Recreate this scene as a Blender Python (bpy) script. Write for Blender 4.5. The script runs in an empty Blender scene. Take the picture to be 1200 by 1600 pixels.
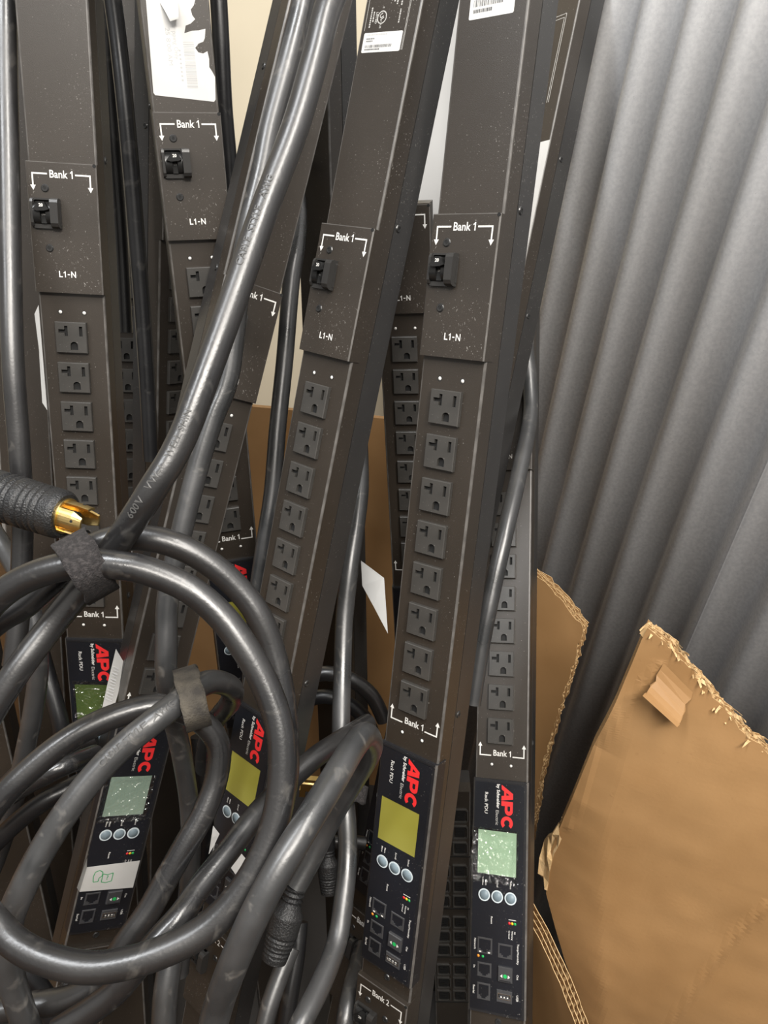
import bpy, bmesh, math, random
from mathutils import Vector, Matrix, noise
from mathutils.geometry import tessellate_polygon
random.seed(7)
SC = bpy.context.scene
COL = SC.collection

# ------------------------------------------------------------------ camera
FPX, CXP, CYP = 1190.0, 600.0, 800.0           # focal length in pixels of a 1200x1600 frame
CAM_H = 1.43                                   # camera height above the floor
_p, _r = math.radians(28), math.radians(5.2)
_up = Vector((math.sin(_r)*math.cos(_p), -math.cos(_r)*math.cos(_p), -math.sin(_p)))   # world up in camera axes (x right, y down, z forward)
_Y = (Vector((0, 0, 1)) - _up*_up.z).normalized()
_X = _Y.cross(_up)
C2W = Matrix((_X, _Y, _up))                    # camera axes -> world
CAM_LOC = Vector((0, 0, CAM_H))
cam_d = bpy.data.cameras.new('camera'); cam = bpy.data.objects.new('camera', cam_d); COL.objects.link(cam)
cam_d.sensor_fit = 'VERTICAL'; cam_d.sensor_height = 32.0; cam_d.lens = FPX*32.0/1600.0
cam_d.clip_start = 0.02; cam_d.clip_end = 50
cam.matrix_world = Matrix.Translation(CAM_LOC) @ (C2W @ Matrix(((1, 0, 0), (0, -1, 0), (0, 0, -1)))).to_4x4()
SC.camera = cam

# ------------------------------------------------------------------ world, lights, exposure
w = bpy.data.worlds.new('world'); SC.world = w; w.use_nodes = True
w.node_tree.nodes['Background'].inputs[0].default_value = (1.0, 0.95, 0.88, 1)
w.node_tree.nodes['Background'].inputs[1].default_value = 0.42
def area(name, loc, target, sx, sy, watts, col):
    d = bpy.data.lights.new(name, 'AREA'); d.shape = 'RECTANGLE'; d.size = sx; d.size_y = sy; d.energy = watts; d.color = col
    o = bpy.data.objects.new(name, d); COL.objects.link(o); o.location = loc
    o.rotation_euler = (Vector(target)-Vector(loc)).to_track_quat('-Z', 'Y').to_euler()
    return o
area('ceiling_light_rear', (0.30, -1.5, 3.1), (0.1, 0.8, 0.9), 1.7, 0.30, 78, (1.0, 0.95, 0.88))
area('ceiling_light_right', (0.60, -0.45, 3.3), (0.05, 0.8, 0.9), 0.30, 1.7, 56, (1.0, 0.96, 0.90))
area('ceiling_light_left', (-1.15, -0.30, 3.2), (0.2, 0.8, 0.9), 0.3, 1.7, 44, (0.96, 0.98, 1.0))
vs = SC.view_settings
vs.view_transform = 'Standard'; vs.look = 'None'; vs.exposure = 0.0; vs.gamma = 1.0; vs.use_curve_mapping = False

# ------------------------------------------------------------------ helpers
def P(px, py, z):
    return CAM_LOC + C2W @ Vector(((px-CXP)/FPX*z, (py-CYP)/FPX*z, z))
def RAY(px, py):
    return C2W @ Vector(((px-CXP)/FPX, (py-CYP)/FPX, 1.0))
def DEPTH(v):
    return (C2W.transposed() @ (v-CAM_LOC)).z

def N(nt, typ, **kw):
    n = nt.nodes.new(typ)
    for k, v in kw.items(): setattr(n, k, v)
    return n
def material(name, col, rough=0.5, metal=0.0, col2=None, vscale=20.0, vmix=(0.35, 0.65), bump=0.0, bscale=200.0,
             dust=0.0, dscale=700.0, dcol=(0.45, 0.43, 0.40), coat=0.0, rough2=None, spec=0.5, stretch=None, scratch=0.0, sscale=60.0):
    m = bpy.data.materials.new(name); m.use_nodes = True
    nt = m.node_tree; b = nt.nodes['Principled BSDF']; L = nt.links
    b.inputs['Roughness'].default_value = rough; b.inputs['Metallic'].default_value = metal
    b.inputs['Specular IOR Level'].default_value = spec
    if coat: b.inputs['Coat Weight'].default_value = coat; b.inputs['Coat Roughness'].default_value = 0.15
    tc = N(nt, 'ShaderNodeTexCoord'); src = tc.outputs['Object']
    if stretch:
        mp = N(nt, 'ShaderNodeMapping'); mp.inputs['Scale'].default_value = stretch; L.new(src, mp.inputs[0]); ssrc = mp.outputs[0]
    else: ssrc = src
    rgb = N(nt, 'ShaderNodeRGB'); rgb.outputs[0].default_value = (*col, 1); cur = rgb.outputs[0]
    if col2:
        no = N(nt, 'ShaderNodeTexNoise'); no.inputs['Scale'].default_value = vscale; no.inputs['Detail'].default_value = 5; L.new(ssrc, no.inputs['Vector'])
        cr = N(nt, 'ShaderNodeMapRange'); cr.inputs['From Min'].default_value = vmix[0]; cr.inputs['From Max'].default_value = vmix[1]; L.new(no.outputs['Fac'], cr.inputs['Value'])
        mx = N(nt, 'ShaderNodeMix', data_type='RGBA'); L.new(cr.outputs[0], mx.inputs['Factor']); L.new(cur, mx.inputs['A']); mx.inputs['B'].default_value = (*col2, 1); cur = mx.outputs['Result']
        if rough2 is not None:
            rr = N(nt, 'ShaderNodeMapRange'); rr.inputs['To Min'].default_value = rough; rr.inputs['To Max'].default_value = rough2; L.new(cr.outputs[0], rr.inputs['Value']); L.new(rr.outputs[0], b.inputs['Roughness'])
    if dust:
        dn = N(nt, 'ShaderNodeTexNoise'); dn.inputs['Scale'].default_value = dscale; dn.inputs['Detail'].default_value = 2; L.new(src, dn.inputs['Vector'])
        dl = N(nt, 'ShaderNodeTexNoise'); dl.inputs['Scale'].default_value = 14; dl.inputs['Detail'].default_value = 3; L.new(src, dl.inputs['Vector'])
        ad = N(nt, 'ShaderNodeMath', operation='MULTIPLY_ADD'); L.new(dl.outputs['Fac'], ad.inputs[0]); ad.inputs[1].default_value = 0.22; L.new(dn.outputs['Fac'], ad.inputs[2])
        dr = N(nt, 'ShaderNodeMapRange'); dr.inputs['From Min'].default_value = 0.80; dr.inputs['From Max'].default_value = 0.86; dr.inputs['To Max'].default_value = dust; L.new(ad.outputs[0], dr.inputs['Value'])
        mx = N(nt, 'ShaderNodeMix', data_type='RGBA'); L.new(dr.outputs[0], mx.inputs['Factor']); L.new(cur, mx.inputs['A']); mx.inputs['B'].default_value = (*dcol, 1); cur = mx.outputs['Result']
    if scratch:
        wv = N(nt, 'ShaderNodeTexNoise'); wv.inputs['Scale'].default_value = sscale; wv.inputs['Detail'].default_value = 6; wv.inputs['Distortion'].default_value = 1.5; L.new(src, wv.inputs['Vector'])
        dr = N(nt, 'ShaderNodeMapRange'); dr.inputs['From Min'].default_value = 0.60; dr.inputs['From Max'].default_value = 0.74; dr.inputs['To Max'].default_value = scratch; L.new(wv.outputs['Fac'], dr.inputs['Value'])
        mx = N(nt, 'ShaderNodeMix', data_type='RGBA'); L.new(dr.outputs[0], mx.inputs['Factor']); L.new(cur, mx.inputs['A']); mx.inputs['B'].default_value = (0.30, 0.28, 0.25, 1); cur = mx.outputs['Result']
    L.new(cur, b.inputs['Base Color'])
    if bump:
        bn = N(nt, 'ShaderNodeTexNoise'); bn.inputs['Scale'].default_value = bscale; bn.inputs['Detail'].default_value = 3; L.new(ssrc, bn.inputs['Vector'])
        bp = N(nt, 'ShaderNodeBump'); bp.inputs['Strength'].default_value = bump; bp.inputs['Distance'].default_value = 0.001; L.new(bn.outputs['Fac'], bp.inputs['Height']); L.new(bp.outputs[0], b.inputs['Normal'])
    return m

M = {}
M['shell'] = material('black_powder_coat', (0.025, 0.0195, 0.0145), 0.36, col2=(0.033, 0.026, 0.020), vscale=9, bump=0.12, bscale=1600, dust=0.4, spec=0.75)
M['shell_rear'] = material('black_anodised_side', (0.022, 0.021, 0.021), 0.34, col2=(0.030, 0.029, 0.028), vscale=12, bump=0.08, bscale=1500, dust=0.3, spec=0.7)
M['cover'] = material('black_cover_coat', (0.026, 0.0205, 0.0155), 0.37, col2=(0.034, 0.027, 0.021), vscale=14, bump=0.12, bscale=1600, dust=0.4, spec=0.75)
M['outlet'] = material('grey_outlet_plastic', (0.040, 0.038, 0.035), 0.38, col2=(0.050, 0.047, 0.043), vscale=60, bump=0.05, bscale=900, dust=0.25, spec=0.7)
M['slot'] = material('outlet_slot_dark', (0.006, 0.006, 0.006), 0.8)
M['c13'] = material('black_socket_plastic', (0.012, 0.012, 0.012), 0.4)
M['breaker'] = material('breaker_black_plastic', (0.030, 0.029, 0.028), 0.32, bump=0.05, bscale=900)
M['breaker_dark'] = material('breaker_toggle_plastic', (0.014, 0.014, 0.014), 0.28)
M['print'] = material('white_print', (0.72, 0.71, 0.68), 0.6)
M['print_dim'] = material('grey_print', (0.42, 0.41, 0.39), 0.6)
M['red'] = material('red_logo_print', (0.78, 0.028, 0.03), 0.5)
M['overlay'] = material('display_overlay_film', (0.010, 0.011, 0.014), 0.30, col2=(0.014, 0.015, 0.020), vscale=9, dust=0.3, dscale=600)
M['panel'] = material('display_panel_plastic', (0.015, 0.015, 0.017), 0.40, dust=0.35, dscale=500)
M['lcd_olive'] = material('lcd_olive', (0.27, 0.25, 0.04), 0.25, col2=(0.31, 0.29, 0.06), vscale=14)
M['lcd_green'] = material('lcd_dark_green', (0.08, 0.12, 0.035), 0.25, col2=(0.11, 0.16, 0.05), vscale=14)
M['lcd_pale'] = material('lcd_pale_green', (0.38, 0.55, 0.38), 0.3, col2=(0.44, 0.60, 0.43), vscale=14)
M['lcd_grey'] = material('lcd_grey_green', (0.30, 0.40, 0.33), 0.3, col2=(0.36, 0.46, 0.38), vscale=14)
M['button'] = material('button_blue_grey', (0.20, 0.26, 0.30), 0.45)
M['ring'] = material('button_ring_pale', (0.62, 0.70, 0.74), 0.5)
M['metal'] = material('bright_metal', (0.75, 0.73, 0.70), 0.28, 1.0)
M['screw'] = material('black_screw', (0.06, 0.06, 0.06), 0.3, 0.6)
M['rivet'] = material('pale_indicator_lens', (0.78, 0.76, 0.72), 0.3)
M['led_r'] = material('indicator_red', (0.75, 0.03, 0.04), 0.4)
M['led_y'] = material('indicator_yellow', (0.85, 0.55, 0.02), 0.4)
M['led_g'] = material('indicator_green', (0.02, 0.42, 0.10), 0.4)
M['led_o'] = material('indicator_orange', (0.85, 0.30, 0.03), 0.4)
M['port'] = material('port_grey_plastic', (0.05, 0.05, 0.053), 0.4)
M['label'] = material('white_label_paper', (0.60, 0.595, 0.58), 0.5, col2=(0.55, 0.545, 0.53), vscale=30)
M['label_print'] = material('label_black_print', (0.10, 0.10, 0.10), 0.6)
M['label_faint'] = material('label_faint_print', (0.42, 0.42, 0.42), 0.6)
M['green_print'] = material('green_print', (0.05, 0.36, 0.13), 0.6)
M['cable'] = material('black_cable_jacket', (0.013, 0.013, 0.014), 0.26, col2=(0.022, 0.021, 0.021), vscale=18, rough2=0.40, bump=0.10, bscale=500, scratch=0.16, sscale=42, spec=1.0)
M['cable_grey'] = material('worn_grey_cable_jacket', (0.024, 0.025, 0.026), 0.27, col2=(0.046, 0.046, 0.047), vscale=22, rough2=0.42, bump=0.08, bscale=420, scratch=0.26, sscale=50, spec=1.0)
M['cable_dark'] = material('dark_cable_jacket', (0.009, 0.009, 0.010), 0.30, col2=(0.014, 0.014, 0.015), vscale=16, rough2=0.42, bump=0.08, bscale=500, scratch=0.12, sscale=40)
M['emboss'] = material('cable_embossing', (0.075, 0.074, 0.072), 0.5)
M['plug'] = material('pebbled_black_rubber', (0.016, 0.0165, 0.018), 0.34, bump=0.9, bscale=700, col2=(0.024, 0.024, 0.024), vscale=30)
M['brass'] = material('brass', (0.90, 0.68, 0.30), 0.30, 1.0, col2=(0.82, 0.58, 0.22), vscale=60)
M['edge'] = material('worn_highlight_edge', (0.070, 0.065, 0.060), 0.32, col2=(0.12, 0.112, 0.104), vscale=70, rough2=0.42)  # lighter bevels: coat wear plus an edge highlight painted into the colour
M['hook'] = material('black_hook_and_loop', (0.018, 0.016, 0.0165), 0.95, col2=(0.045, 0.040, 0.040), vscale=420, vmix=(0.45, 0.7), bump=1.0, bscale=900)
M['hook_brown'] = material('dusty_hook_and_loop', (0.032, 0.028, 0.024), 0.9, col2=(0.085, 0.074, 0.058), vscale=70, bump=0.9, bscale=700)
M['card'] = material('kraft_liner', (0.36, 0.205, 0.086), 0.60, col2=(0.31, 0.172, 0.070), vscale=9, bump=0.10, bscale=260, rough2=0.5, dust=0.22, dscale=160, dcol=(0.25, 0.135, 0.055))
M['card_edge'] = material('kraft_torn_edge', (0.66, 0.46, 0.24), 0.85, col2=(0.54, 0.36, 0.17), vscale=120, bump=0.5, bscale=500)
M['flute'] = material('kraft_fluting', (0.58, 0.39, 0.19), 0.85, col2=(0.46, 0.29, 0.13), vscale=90)
M['beige'] = material('beige_wall_paint', (0.60, 0.53, 0.40), 0.7, col2=(0.56, 0.495, 0.37), vscale=3)
M['white'] = material('white_panel_board', (0.52, 0.52, 0.515), 0.5, col2=(0.47, 0.47, 0.465), vscale=5)
M['floor'] = material('dark_concrete', (0.055, 0.052, 0.050), 0.85, col2=(0.04, 0.038, 0.036), vscale=6, bump=0.3, bscale=90)
M['steel'] = material('galvanised_steel', (0.54, 0.54, 0.545), 0.46, 0.35, col2=(0.45, 0.45, 0.46), vscale=260, rough2=0.55, dust=0.6, dscale=420, dcol=(0.32, 0.32, 0.34))

def film_material():
    m = bpy.data.materials.new('clear_crinkled_film'); m.use_nodes = True; nt = m.node_tree
    for n in list(nt.nodes): nt.nodes.remove(n)
    o = N(nt, 'ShaderNodeOutputMaterial'); t = N(nt, 'ShaderNodeBsdfTransparent'); g = N(nt, 'ShaderNodeBsdfGlossy'); mx = N(nt, 'ShaderNodeMixShader')
    tcf = N(nt, 'ShaderNodeTexCoord'); nz = N(nt, 'ShaderNodeTexNoise'); nz.inputs['Scale'].default_value = 170; nz.inputs['Detail'].default_value = 1.5; nz.inputs['Distortion'].default_value = 1.2; bf = N(nt, 'ShaderNodeBump'); bf.inputs['Strength'].default_value = 0.9; bf.inputs['Distance'].default_value = 0.004
    nt.links.new(tcf.outputs['Object'], nz.inputs['Vector']); nt.links.new(nz.outputs['Fac'], bf.inputs['Height']); nt.links.new(bf.outputs[0], g.inputs['Normal'])
    t.inputs[0].default_value = (0.95, 0.96, 0.95, 1); g.inputs['Roughness'].default_value = 0.10
    f = N(nt, 'ShaderNodeLayerWeight'); f.inputs[0].default_value = 0.35; pw = N(nt, 'ShaderNodeMapRange'); pw.inputs['To Min'].default_value = 0.09; pw.inputs['To Max'].default_value = 0.55
    nt.links.new(f.outputs['Facing'], pw.inputs['Value']); nt.links.new(pw.outputs[0], mx.inputs[0]); nt.links.new(t.outputs[0], mx.inputs[1]); nt.links.new(g.outputs[0], mx.inputs[2]); nt.links.new(mx.outputs[0], o.inputs[0])
    return m
M['film'] = film_material()

class MB:
    """collects faces with material names; build() links them as one mesh object"""
    def __init__(s): s.v = []; s.f = []; s.m = []; s.sm = []
    def add(s, verts, faces, mat, smooth=False):
        o = len(s.v); s.v += [tuple(v) for v in verts]
        for f in faces: s.f.append(tuple(i+o for i in f)); s.m.append(mat); s.sm.append(smooth)
    def box(s, x0, x1, y0, y1, z0, z1, mat, c=0.0):
        if c <= 0:
            v = [(x, y, z) for z in (z0, z1) for y in (y0, y1) for x in (x0, x1)]
            s.add(v, [(0, 2, 3, 1), (4, 5, 7, 6), (0, 1, 5, 4), (2, 6, 7, 3), (0, 4, 6, 2), (1, 3, 7, 5)], mat); return
        # chamfered on the z1 side
        r = [(x0, y0), (x1, y0), (x1, y1), (x0, y1)]; q = [(x0+c, y0+c), (x1-c, y0+c), (x1-c, y1-c), (x0+c, y1-c)]
        v = [(x, y, z0) for x, y in r]+[(x, y, z1-c) for x, y in r]+[(x, y, z1) for x, y in q]
        f = [(3, 2, 1, 0), (8, 9, 10, 11)]
        for i in range(4):
            j = (i+1) % 4; f += [(i, j, 4+j, 4+i), (4+i, 4+j, 8+j, 8+i)]
        s.add(v, f, mat)
    def prism(s, pts, z0, z1, mat, side=None, c=0.0):
        n = len(pts)
        tri = tessellate_polygon([[Vector((x, y, 0)) for x, y in pts]])
        v = [(x, y, z0) for x, y in pts]+[(x, y, z1) for x, y in pts]
        a = sum(pts[i][0]*pts[(i+1) % n][1]-pts[(i+1) % n][0]*pts[i][1] for i in range(n))
        s.add(v, [tuple(n+i for i in t) for t in tri]+[tuple(t[::-1]) for t in tri], mat)
        s.add(v, [(i, (i+1) % n, n+(i+1) % n, n+i) if a > 0 else ((i+1) % n, i, n+i, n+(i+1) % n) for i in range(n)], side or mat)
    def plate(s, outer, holes, z0, z1, depth, mat, bottom, c=0.0, wall=None):
        """outer polygon (ccw) raised from z0 to z1 with holes sunk to z1-depth"""
        n = len(outer)
        cx = sum(p[0] for p in outer)/n; cy = sum(p[1] for p in outer)/n
        inn = outer
        if c > 0:
            inn = []
            for x, y in outer:
                dx, dy = x-cx, y-cy; inn.append((x-math.copysign(c, dx), y-math.copysign(c, dy)))
        loops = [[Vector((x, y, 0)) for x, y in inn]]+[[Vector((x, y, 0)) for x, y in h] for h in holes]
        tri = tessellate_polygon(loops)
        flat = [p for l in loops for p in l]
        s.add([(p.x, p.y, z1) for p in flat], tri, mat)
        v = [(x, y, z0) for x, y in outer]+[(x, y, z1-c) for x, y in outer]+[(x, y, z1) for x, y in inn]
        f = []
        for i in range(n):
            j = (i+1) % n; f.append((i, j, n+j, n+i))
            if c > 0: f.append((n+i, n+j, 2*n+j, 2*n+i))
        s.add(v, f, mat)
        for h in holes:
            k = len(h); v = [(x, y, z1) for x, y in h]+[(x, y, z1-depth) for x, y in h]
            s.add(v, [(i, (i+1) % k, k+(i+1) % k, k+i) for i in range(k)], wall or mat)
            t2 = tessellate_polygon([[Vector((x, y, 0)) for x, y in h]])
            s.add([(x, y, z1-depth) for x, y in h], t2, bottom)
    def disc(s, cx, cy, r, z0, z1, mat, n=14, dome=0.0, r1=None):
        r1 = r if r1 is None else r1
        a = [(math.cos(2*math.pi*i/n), math.sin(2*math.pi*i/n)) for i in range(n)]
        v = [(cx+r*x, cy+r*y, z0) for x, y in a]+[(cx+r1*x, cy+r1*y, z1) for x, y in a]+[(cx, cy, z1+dome)]
        s.add(v, [(i, (i+1) % n, n+(i+1) % n, n+i) for i in range(n)]+[(n+i, n+(i+1) % n, 2*n) for i in range(n)], mat, dome > 0)
    def annulus(s, cx, cy, r0, r1, z0, z1, mat, n=22):
        a = [(math.cos(2*math.pi*i/n), math.sin(2*math.pi*i/n)) for i in range(n)]
        v = [(cx+r0*x, cy+r0*y, z1) for x, y in a]+[(cx+r1*x, cy+r1*y, z1) for x, y in a]+[(cx+r1*x, cy+r1*y, z0) for x, y in a]+[(cx+r0*x, cy+r0*y, z0) for x, y in a]
        f = []
        for i in range(n):
            j = (i+1) % n; f += [(i, n+i, n+j, j), (n+i, 2*n+i, 2*n+j, n+j), (3*n+i, i, j, 3*n+j)]
        s.add(v, f, mat)
    def xform(s, mat4):
        s.v = [tuple(mat4 @ Vector(v)) for v in s.v]; return s
    def mesh(s, name, scale=1.0):
        me = bpy.data.meshes.new(name)
        me.from_pydata([(x*scale, y*scale, z*scale) for x, y, z in s.v], [], s.f)
        names = []
        for m in s.m:
            if m not in names: names.append(m)
        for m in names: me.materials.append(M[m])
        me.polygons.foreach_set('material_index', [names.index(m) for m in s.m])
        me.polygons.foreach_set('use_smooth', s.sm)
        bm = bmesh.new(); bm.from_mesh(me); bmesh.ops.recalc_face_normals(bm, faces=bm.faces) if getattr(s, 'recalc', False) else None; bm.to_mesh(me); bm.free()
        me.update()
        return me
def link(name, me, parent=None, loc=None):
    o = bpy.data.objects.new(name, me); COL.objects.link(o)
    if parent is not None: o.parent = parent
    if loc is not None: o.location = loc
    return o
def tag(o, label=None, cat=None, group=None, kind=None):
    if label: o['label'] = label
    if cat: o['category'] = cat
    if group: o['group'] = group
    if kind: o['kind'] = kind
    return o
def empty(name, loc=(0, 0, 0)):
    o = bpy.data.objects.new(name, None); COL.objects.link(o); o.location = loc; o.empty_display_size = 0.02
    return o

_tc = {}
def text_geo(s, size, bold=0.0):
    """flat 2D triangles of a line of text, centred on its box: (verts, faces)"""
    k = (s, size, bold)
    if k in _tc: return _tc[k]
    cu = bpy.data.curves.new('t', 'FONT'); cu.body = s; cu.size = size; cu.align_x = 'LEFT'; cu.resolution_u = 2; cu.offset = bold
    o = bpy.data.objects.new('t', cu); COL.objects.link(o)
    dg = bpy.context.evaluated_depsgraph_get(); me = bpy.data.meshes.new_from_object(o.evaluated_get(dg))
    v = [(p.co.x, p.co.y) for p in me.vertices]; f = [tuple(q.vertices) for q in me.polygons]
    bpy.data.objects.remove(o); bpy.data.curves.remove(cu); bpy.data.meshes.remove(me)
    if v:
        x0 = min(p[0] for p in v); x1 = max(p[0] for p in v); y0 = min(p[1] for p in v); y1 = max(p[1] for p in v)
        v = [(p[0]-(x0+x1)/2, p[1]-(y0+y1)/2) for p in v]
    _tc[k] = (v, f); return _tc[k]
def put_text(mb, s, x, y, z, size, mat, rot=0.0, bold=0.0, width=None):
    v, f = text_geo(s, size, bold)
    if not v: return
    k = 1.0
    if width:
        w_ = max(p[0] for p in v)-min(p[0] for p in v); k = width/w_
    c, sn = math.cos(rot), math.sin(rot)
    mb.add([(x+c*a*k-sn*b, y+sn*a*k+c*b, z) for a, b in v], f, mat)

def catmull(pts, step):
    """resample a list of (Vector, radius) by Catmull-Rom"""
    out = []
    n = len(pts)
    for i in range(n-1):
        p0 = pts[max(i-1, 0)]; p1 = pts[i]; p2 = pts[i+1]; p3 = pts[min(i+2, n-1)]
        k = max(2, int((p2-p1).length/step))
        for j in range(k):
            t = j/k; t2 = t*t; t3 = t2*t
            out.append(0.5*((2*p1)+(p2-p0)*t+(2*p0-5*p1+4*p2-p3)*t2+(3*p1-p0-3*p2+p3)*t3))
    out.append(pts[-1].copy()); return out
def frames(path, ref):
    """parallel-ish frames with the first axis turned to face ref"""
    fr = []
    for i, p in enumerate(path):
        t = (path[min(i+1, len(path)-1)]-path[max(i-1, 0)]).normalized()
        a = (ref-p); a = (a-t*a.dot(t)).normalized(); b = t.cross(a)
        fr.append((p, t, a, b))
    return fr
def tube_geo(mb, path, r, mat, n=16, cap=True, flat=1.0):
    fr = frames(path, CAM_LOC+Vector((0.3, -0.5, 1.0))); v = []; f = []
    for i, (p, t, a, b) in enumerate(fr):
        rr = r[i] if isinstance(r, list) else r
        for j in range(n):
            an = 2*math.pi*j/n; v.append(p+a*(rr*math.cos(an)*flat)+b*(rr*math.sin(an)))
    for i in range(len(fr)-1):
        for j in range(n):
            k = (j+1) % n; f.append((i*n+j, i*n+k, (i+1)*n+k, (i+1)*n+j))
    mb.add(v, f, mat, True)
    if cap:
        mb.add([v[j] for j in range(n)], [tuple(range(n))], mat); o = (len(fr)-1)*n
        mb.add([v[o+j] for j in range(n)], [tuple(reversed(range(n)))], mat)

# ------------------------------------------------------------------ the setting
def struct(name, mb, scale=1.0):
    o = link(name, mb.mesh(name, scale)); o['kind'] = 'structure'; return o
m = MB(); m.box(-9, 9, -9, 3.5, -0.1, 0, 'floor'); struct('floor', m)
m = MB(); m.box(-3, 1.6, 1.66, 1.76, 0, 3.6, 'beige'); struct('wall_back', m)
# corrugated steel wall on the right: sheets with real ribs
WALL_P = P(907, 240, 0.97)
WALL_V = (C2W @ Vector((-0.07495, 0.81046, 0.58098))).normalized()          # ribs run down along this line
WALL_D = (C2W @ Vector((0.40966, 0.55620, -0.72306))).normalized()          # across the ribs
WALL_N = WALL_D.cross(WALL_V).normalized()
if WALL_N.dot(CAM_LOC-WALL_P) < 0: WALL_N = -WALL_N
def wall_depth(px, py):
    d = RAY(px, py); return (WALL_P-CAM_LOC).dot(WALL_N)/d.dot(WALL_N)
wall_root = empty('wall_right', WALL_P); wall_root['kind'] = 'structure'
PITCH, AMP = 0.0695, 0.0125
def corr_sheet(s0, s1, off):
    mb = MB(); v = []; f = []; n = int((s1-s0)/PITCH*20)
    t1 = -(WALL_P.z)/WALL_V.z-0.01; t0 = -1.5
    for i in range(n+1):
        s = s0+(s1-s0)*i/n
        h = AMP*math.cos(2*math.pi*s/PITCH)
        q = WALL_D*s+WALL_N*(h+off)
        for t in (t0, t1): v.append(q+WALL_V*t)
        for t in (t0, t1): v.append(q+WALL_V*t-WALL_N*0.0012)
    for i in range(n):
        a = i*4; b = a+4
        f += [(a, b, b+1, a+1), (a+2, a+3, b+3, b+2), (a, a+2, b+2, b), (a+1, b+1, b+3, a+3)]
    mb.add(v, f, 'steel', True); return mb
for i, (s0, s1, off) in enumerate(((-0.15, 0.45, 0.0), (0.42, 1.20, 0.0025))):
    link('corrugated_sheet', corr_sheet(s0, s1, off).mesh('corrugated_sheet'), wall_root)

# ------------------------------------------------------------------ rack power strips
# local axes of a strip: x across the face, y up the strip (0 = middle of the screen), z out of the face; millimetres
def arch(cx, y0, w_, h):
    r = w_/2; pts = [(cx-r, y0), (cx+r, y0)]
    for i in range(9):
        a = math.pi*i/8; pts.append((cx+r*math.cos(a), y0+h-r+r*math.sin(a)))
    return pts
def rounded(x0, x1, y0, y1, r, n=4):
    pts = []
    for cx, cy, a0 in ((x1-r, y0+r, -90), (x1-r, y1-r, 0), (x0+r, y1-r, 90), (x0+r, y0+r, 180)):
        for i in range(n+1):
            a = math.radians(a0+90*i/n); pts.append((cx+r*math.cos(a), cy+r*math.sin(a)))
    return pts
S = 0.001
def outlet_mesh():
    mb = MB()
    T = [(-10.4, 4.0), (-5.3, 4.0), (-5.3, 1.2), (-2.5, 1.2), (-2.5, 10.0), (-5.3, 10.0), (-5.3, 6.9), (-10.4, 6.9)]
    R_ = [(7.3, 1.4), (10.1, 1.4), (10.1, 9.8), (7.3, 9.8)]
    G = arch(2.3, -10.6, 6.4, 7.2)
    mb.plate([(-13.4, -13.2), (13.4, -13.2), (13.4, 13.2), (-13.4, 13.2)], [T, R_, G], -0.5, 4.0, 2.6, 'outlet', 'slot', c=0.5)
    return mb.mesh('outlet', S)
ME_OUT = outlet_mesh()
def c13_mesh():
    mb = MB()
    o = [(-13, -8.5), (-9, -11.5), (9, -11.5), (13, -8.5), (13, 11.5), (-13, 11.5)]
    h = [(-11, -7.6), (-8, -9.6), (8, -9.6), (11, -7.6), (11, 9.6), (-11, 9.6)]
    mb.plate(o, [h], -0.5, 2.5, 6.0, 'outlet', 'c13')
    k = [(-9, -6.2), (-7, -7.6), (7, -7.6), (9, -6.2), (9, 7.6), (-9, 7.6)]
    mb.plate(k, [[(-6.3, -4.5), (-4.3, -4.5), (-4.3, 2), (-6.3, 2)], [(4.3, -4.5), (6.3, -4.5), (6.3, 2), (4.3, 2)], [(-1, -1), (1, -1), (1, 5.5), (-1, 5.5)]], -3.5, 1.6, 3, 'c13', 'slot')
    return mb.mesh('appliance_socket', S)
ME_C13 = c13_mesh()
def cover_mesh():
    mb = MB()
    prof = [(-28.6, -9), (-28.6, 4.0), (-27.6, 5.0), (27.6, 5.0), (28.6, 4.0), (28.6, -9)]
    v = [(x, y, z) for y in (-51.5, 51.5) for x, z in prof]; n = len(prof)
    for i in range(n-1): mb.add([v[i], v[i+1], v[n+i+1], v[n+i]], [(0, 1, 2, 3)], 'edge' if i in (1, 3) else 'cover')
    mb.add(v, [tuple(range(n))[::-1], tuple(range(n, 2*n))], 'cover')
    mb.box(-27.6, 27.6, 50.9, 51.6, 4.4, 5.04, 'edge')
    mb.add([(-28.6, -51.5, -9), (28.6, -51.5, -9), (28.6, 51.5, -9), (-28.6, 51.5, -9)], [(0, 1, 2, 3)], 'cover')
    mb.disc(27.0, 50.4, 1.5, 4.7, 5.08, 'slot', 8)
    return mb.mesh('breaker_cover', S)
ME_COVER = cover_mesh()
def one_glyph(mb, x, y, h, z, mat):
    pts = [(0.14*h, -0.5*h), (0.30*h, -0.5*h), (0.30*h, 0.5*h), (0.17*h, 0.5*h), (0.08*h, 0.36*h), (-0.06*h, 0.28*h), (-0.06*h, 0.14*h), (0.14*h, 0.24*h)]
    tri = tessellate_polygon([[Vector((a, b, 0)) for a, b in pts]]); mb.add([(x+a, y+b, z) for a, b in pts], tri, mat)
def flat_text(name, word, size, width, z, bold=0.12):
    mb = MB()
    if word == 'Bank 1': put_text(mb, 'Bank', -2.0, 0, z, size, 'print', bold=bold, width=14.6); one_glyph(mb, 7.6, 0.0, 5.9, z, 'print')
    elif word == 'L1-N': put_text(mb, 'L', -5.4, 0, z, size, 'print', bold=bold, width=3.0); one_glyph(mb, -2.8, 0, 5.0, z, 'print'); put_text(mb, '-', 1.2, -0.2, z, size, 'print', bold=bold, width=1.9); put_text(mb, 'N', 5.2, 0, z, size, 'print', bold=bold, width=4.0)
    else: put_text(mb, word, 0, 0, z, size, 'print', bold=bold, width=width)
    return mb.mesh(name, S)
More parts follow.
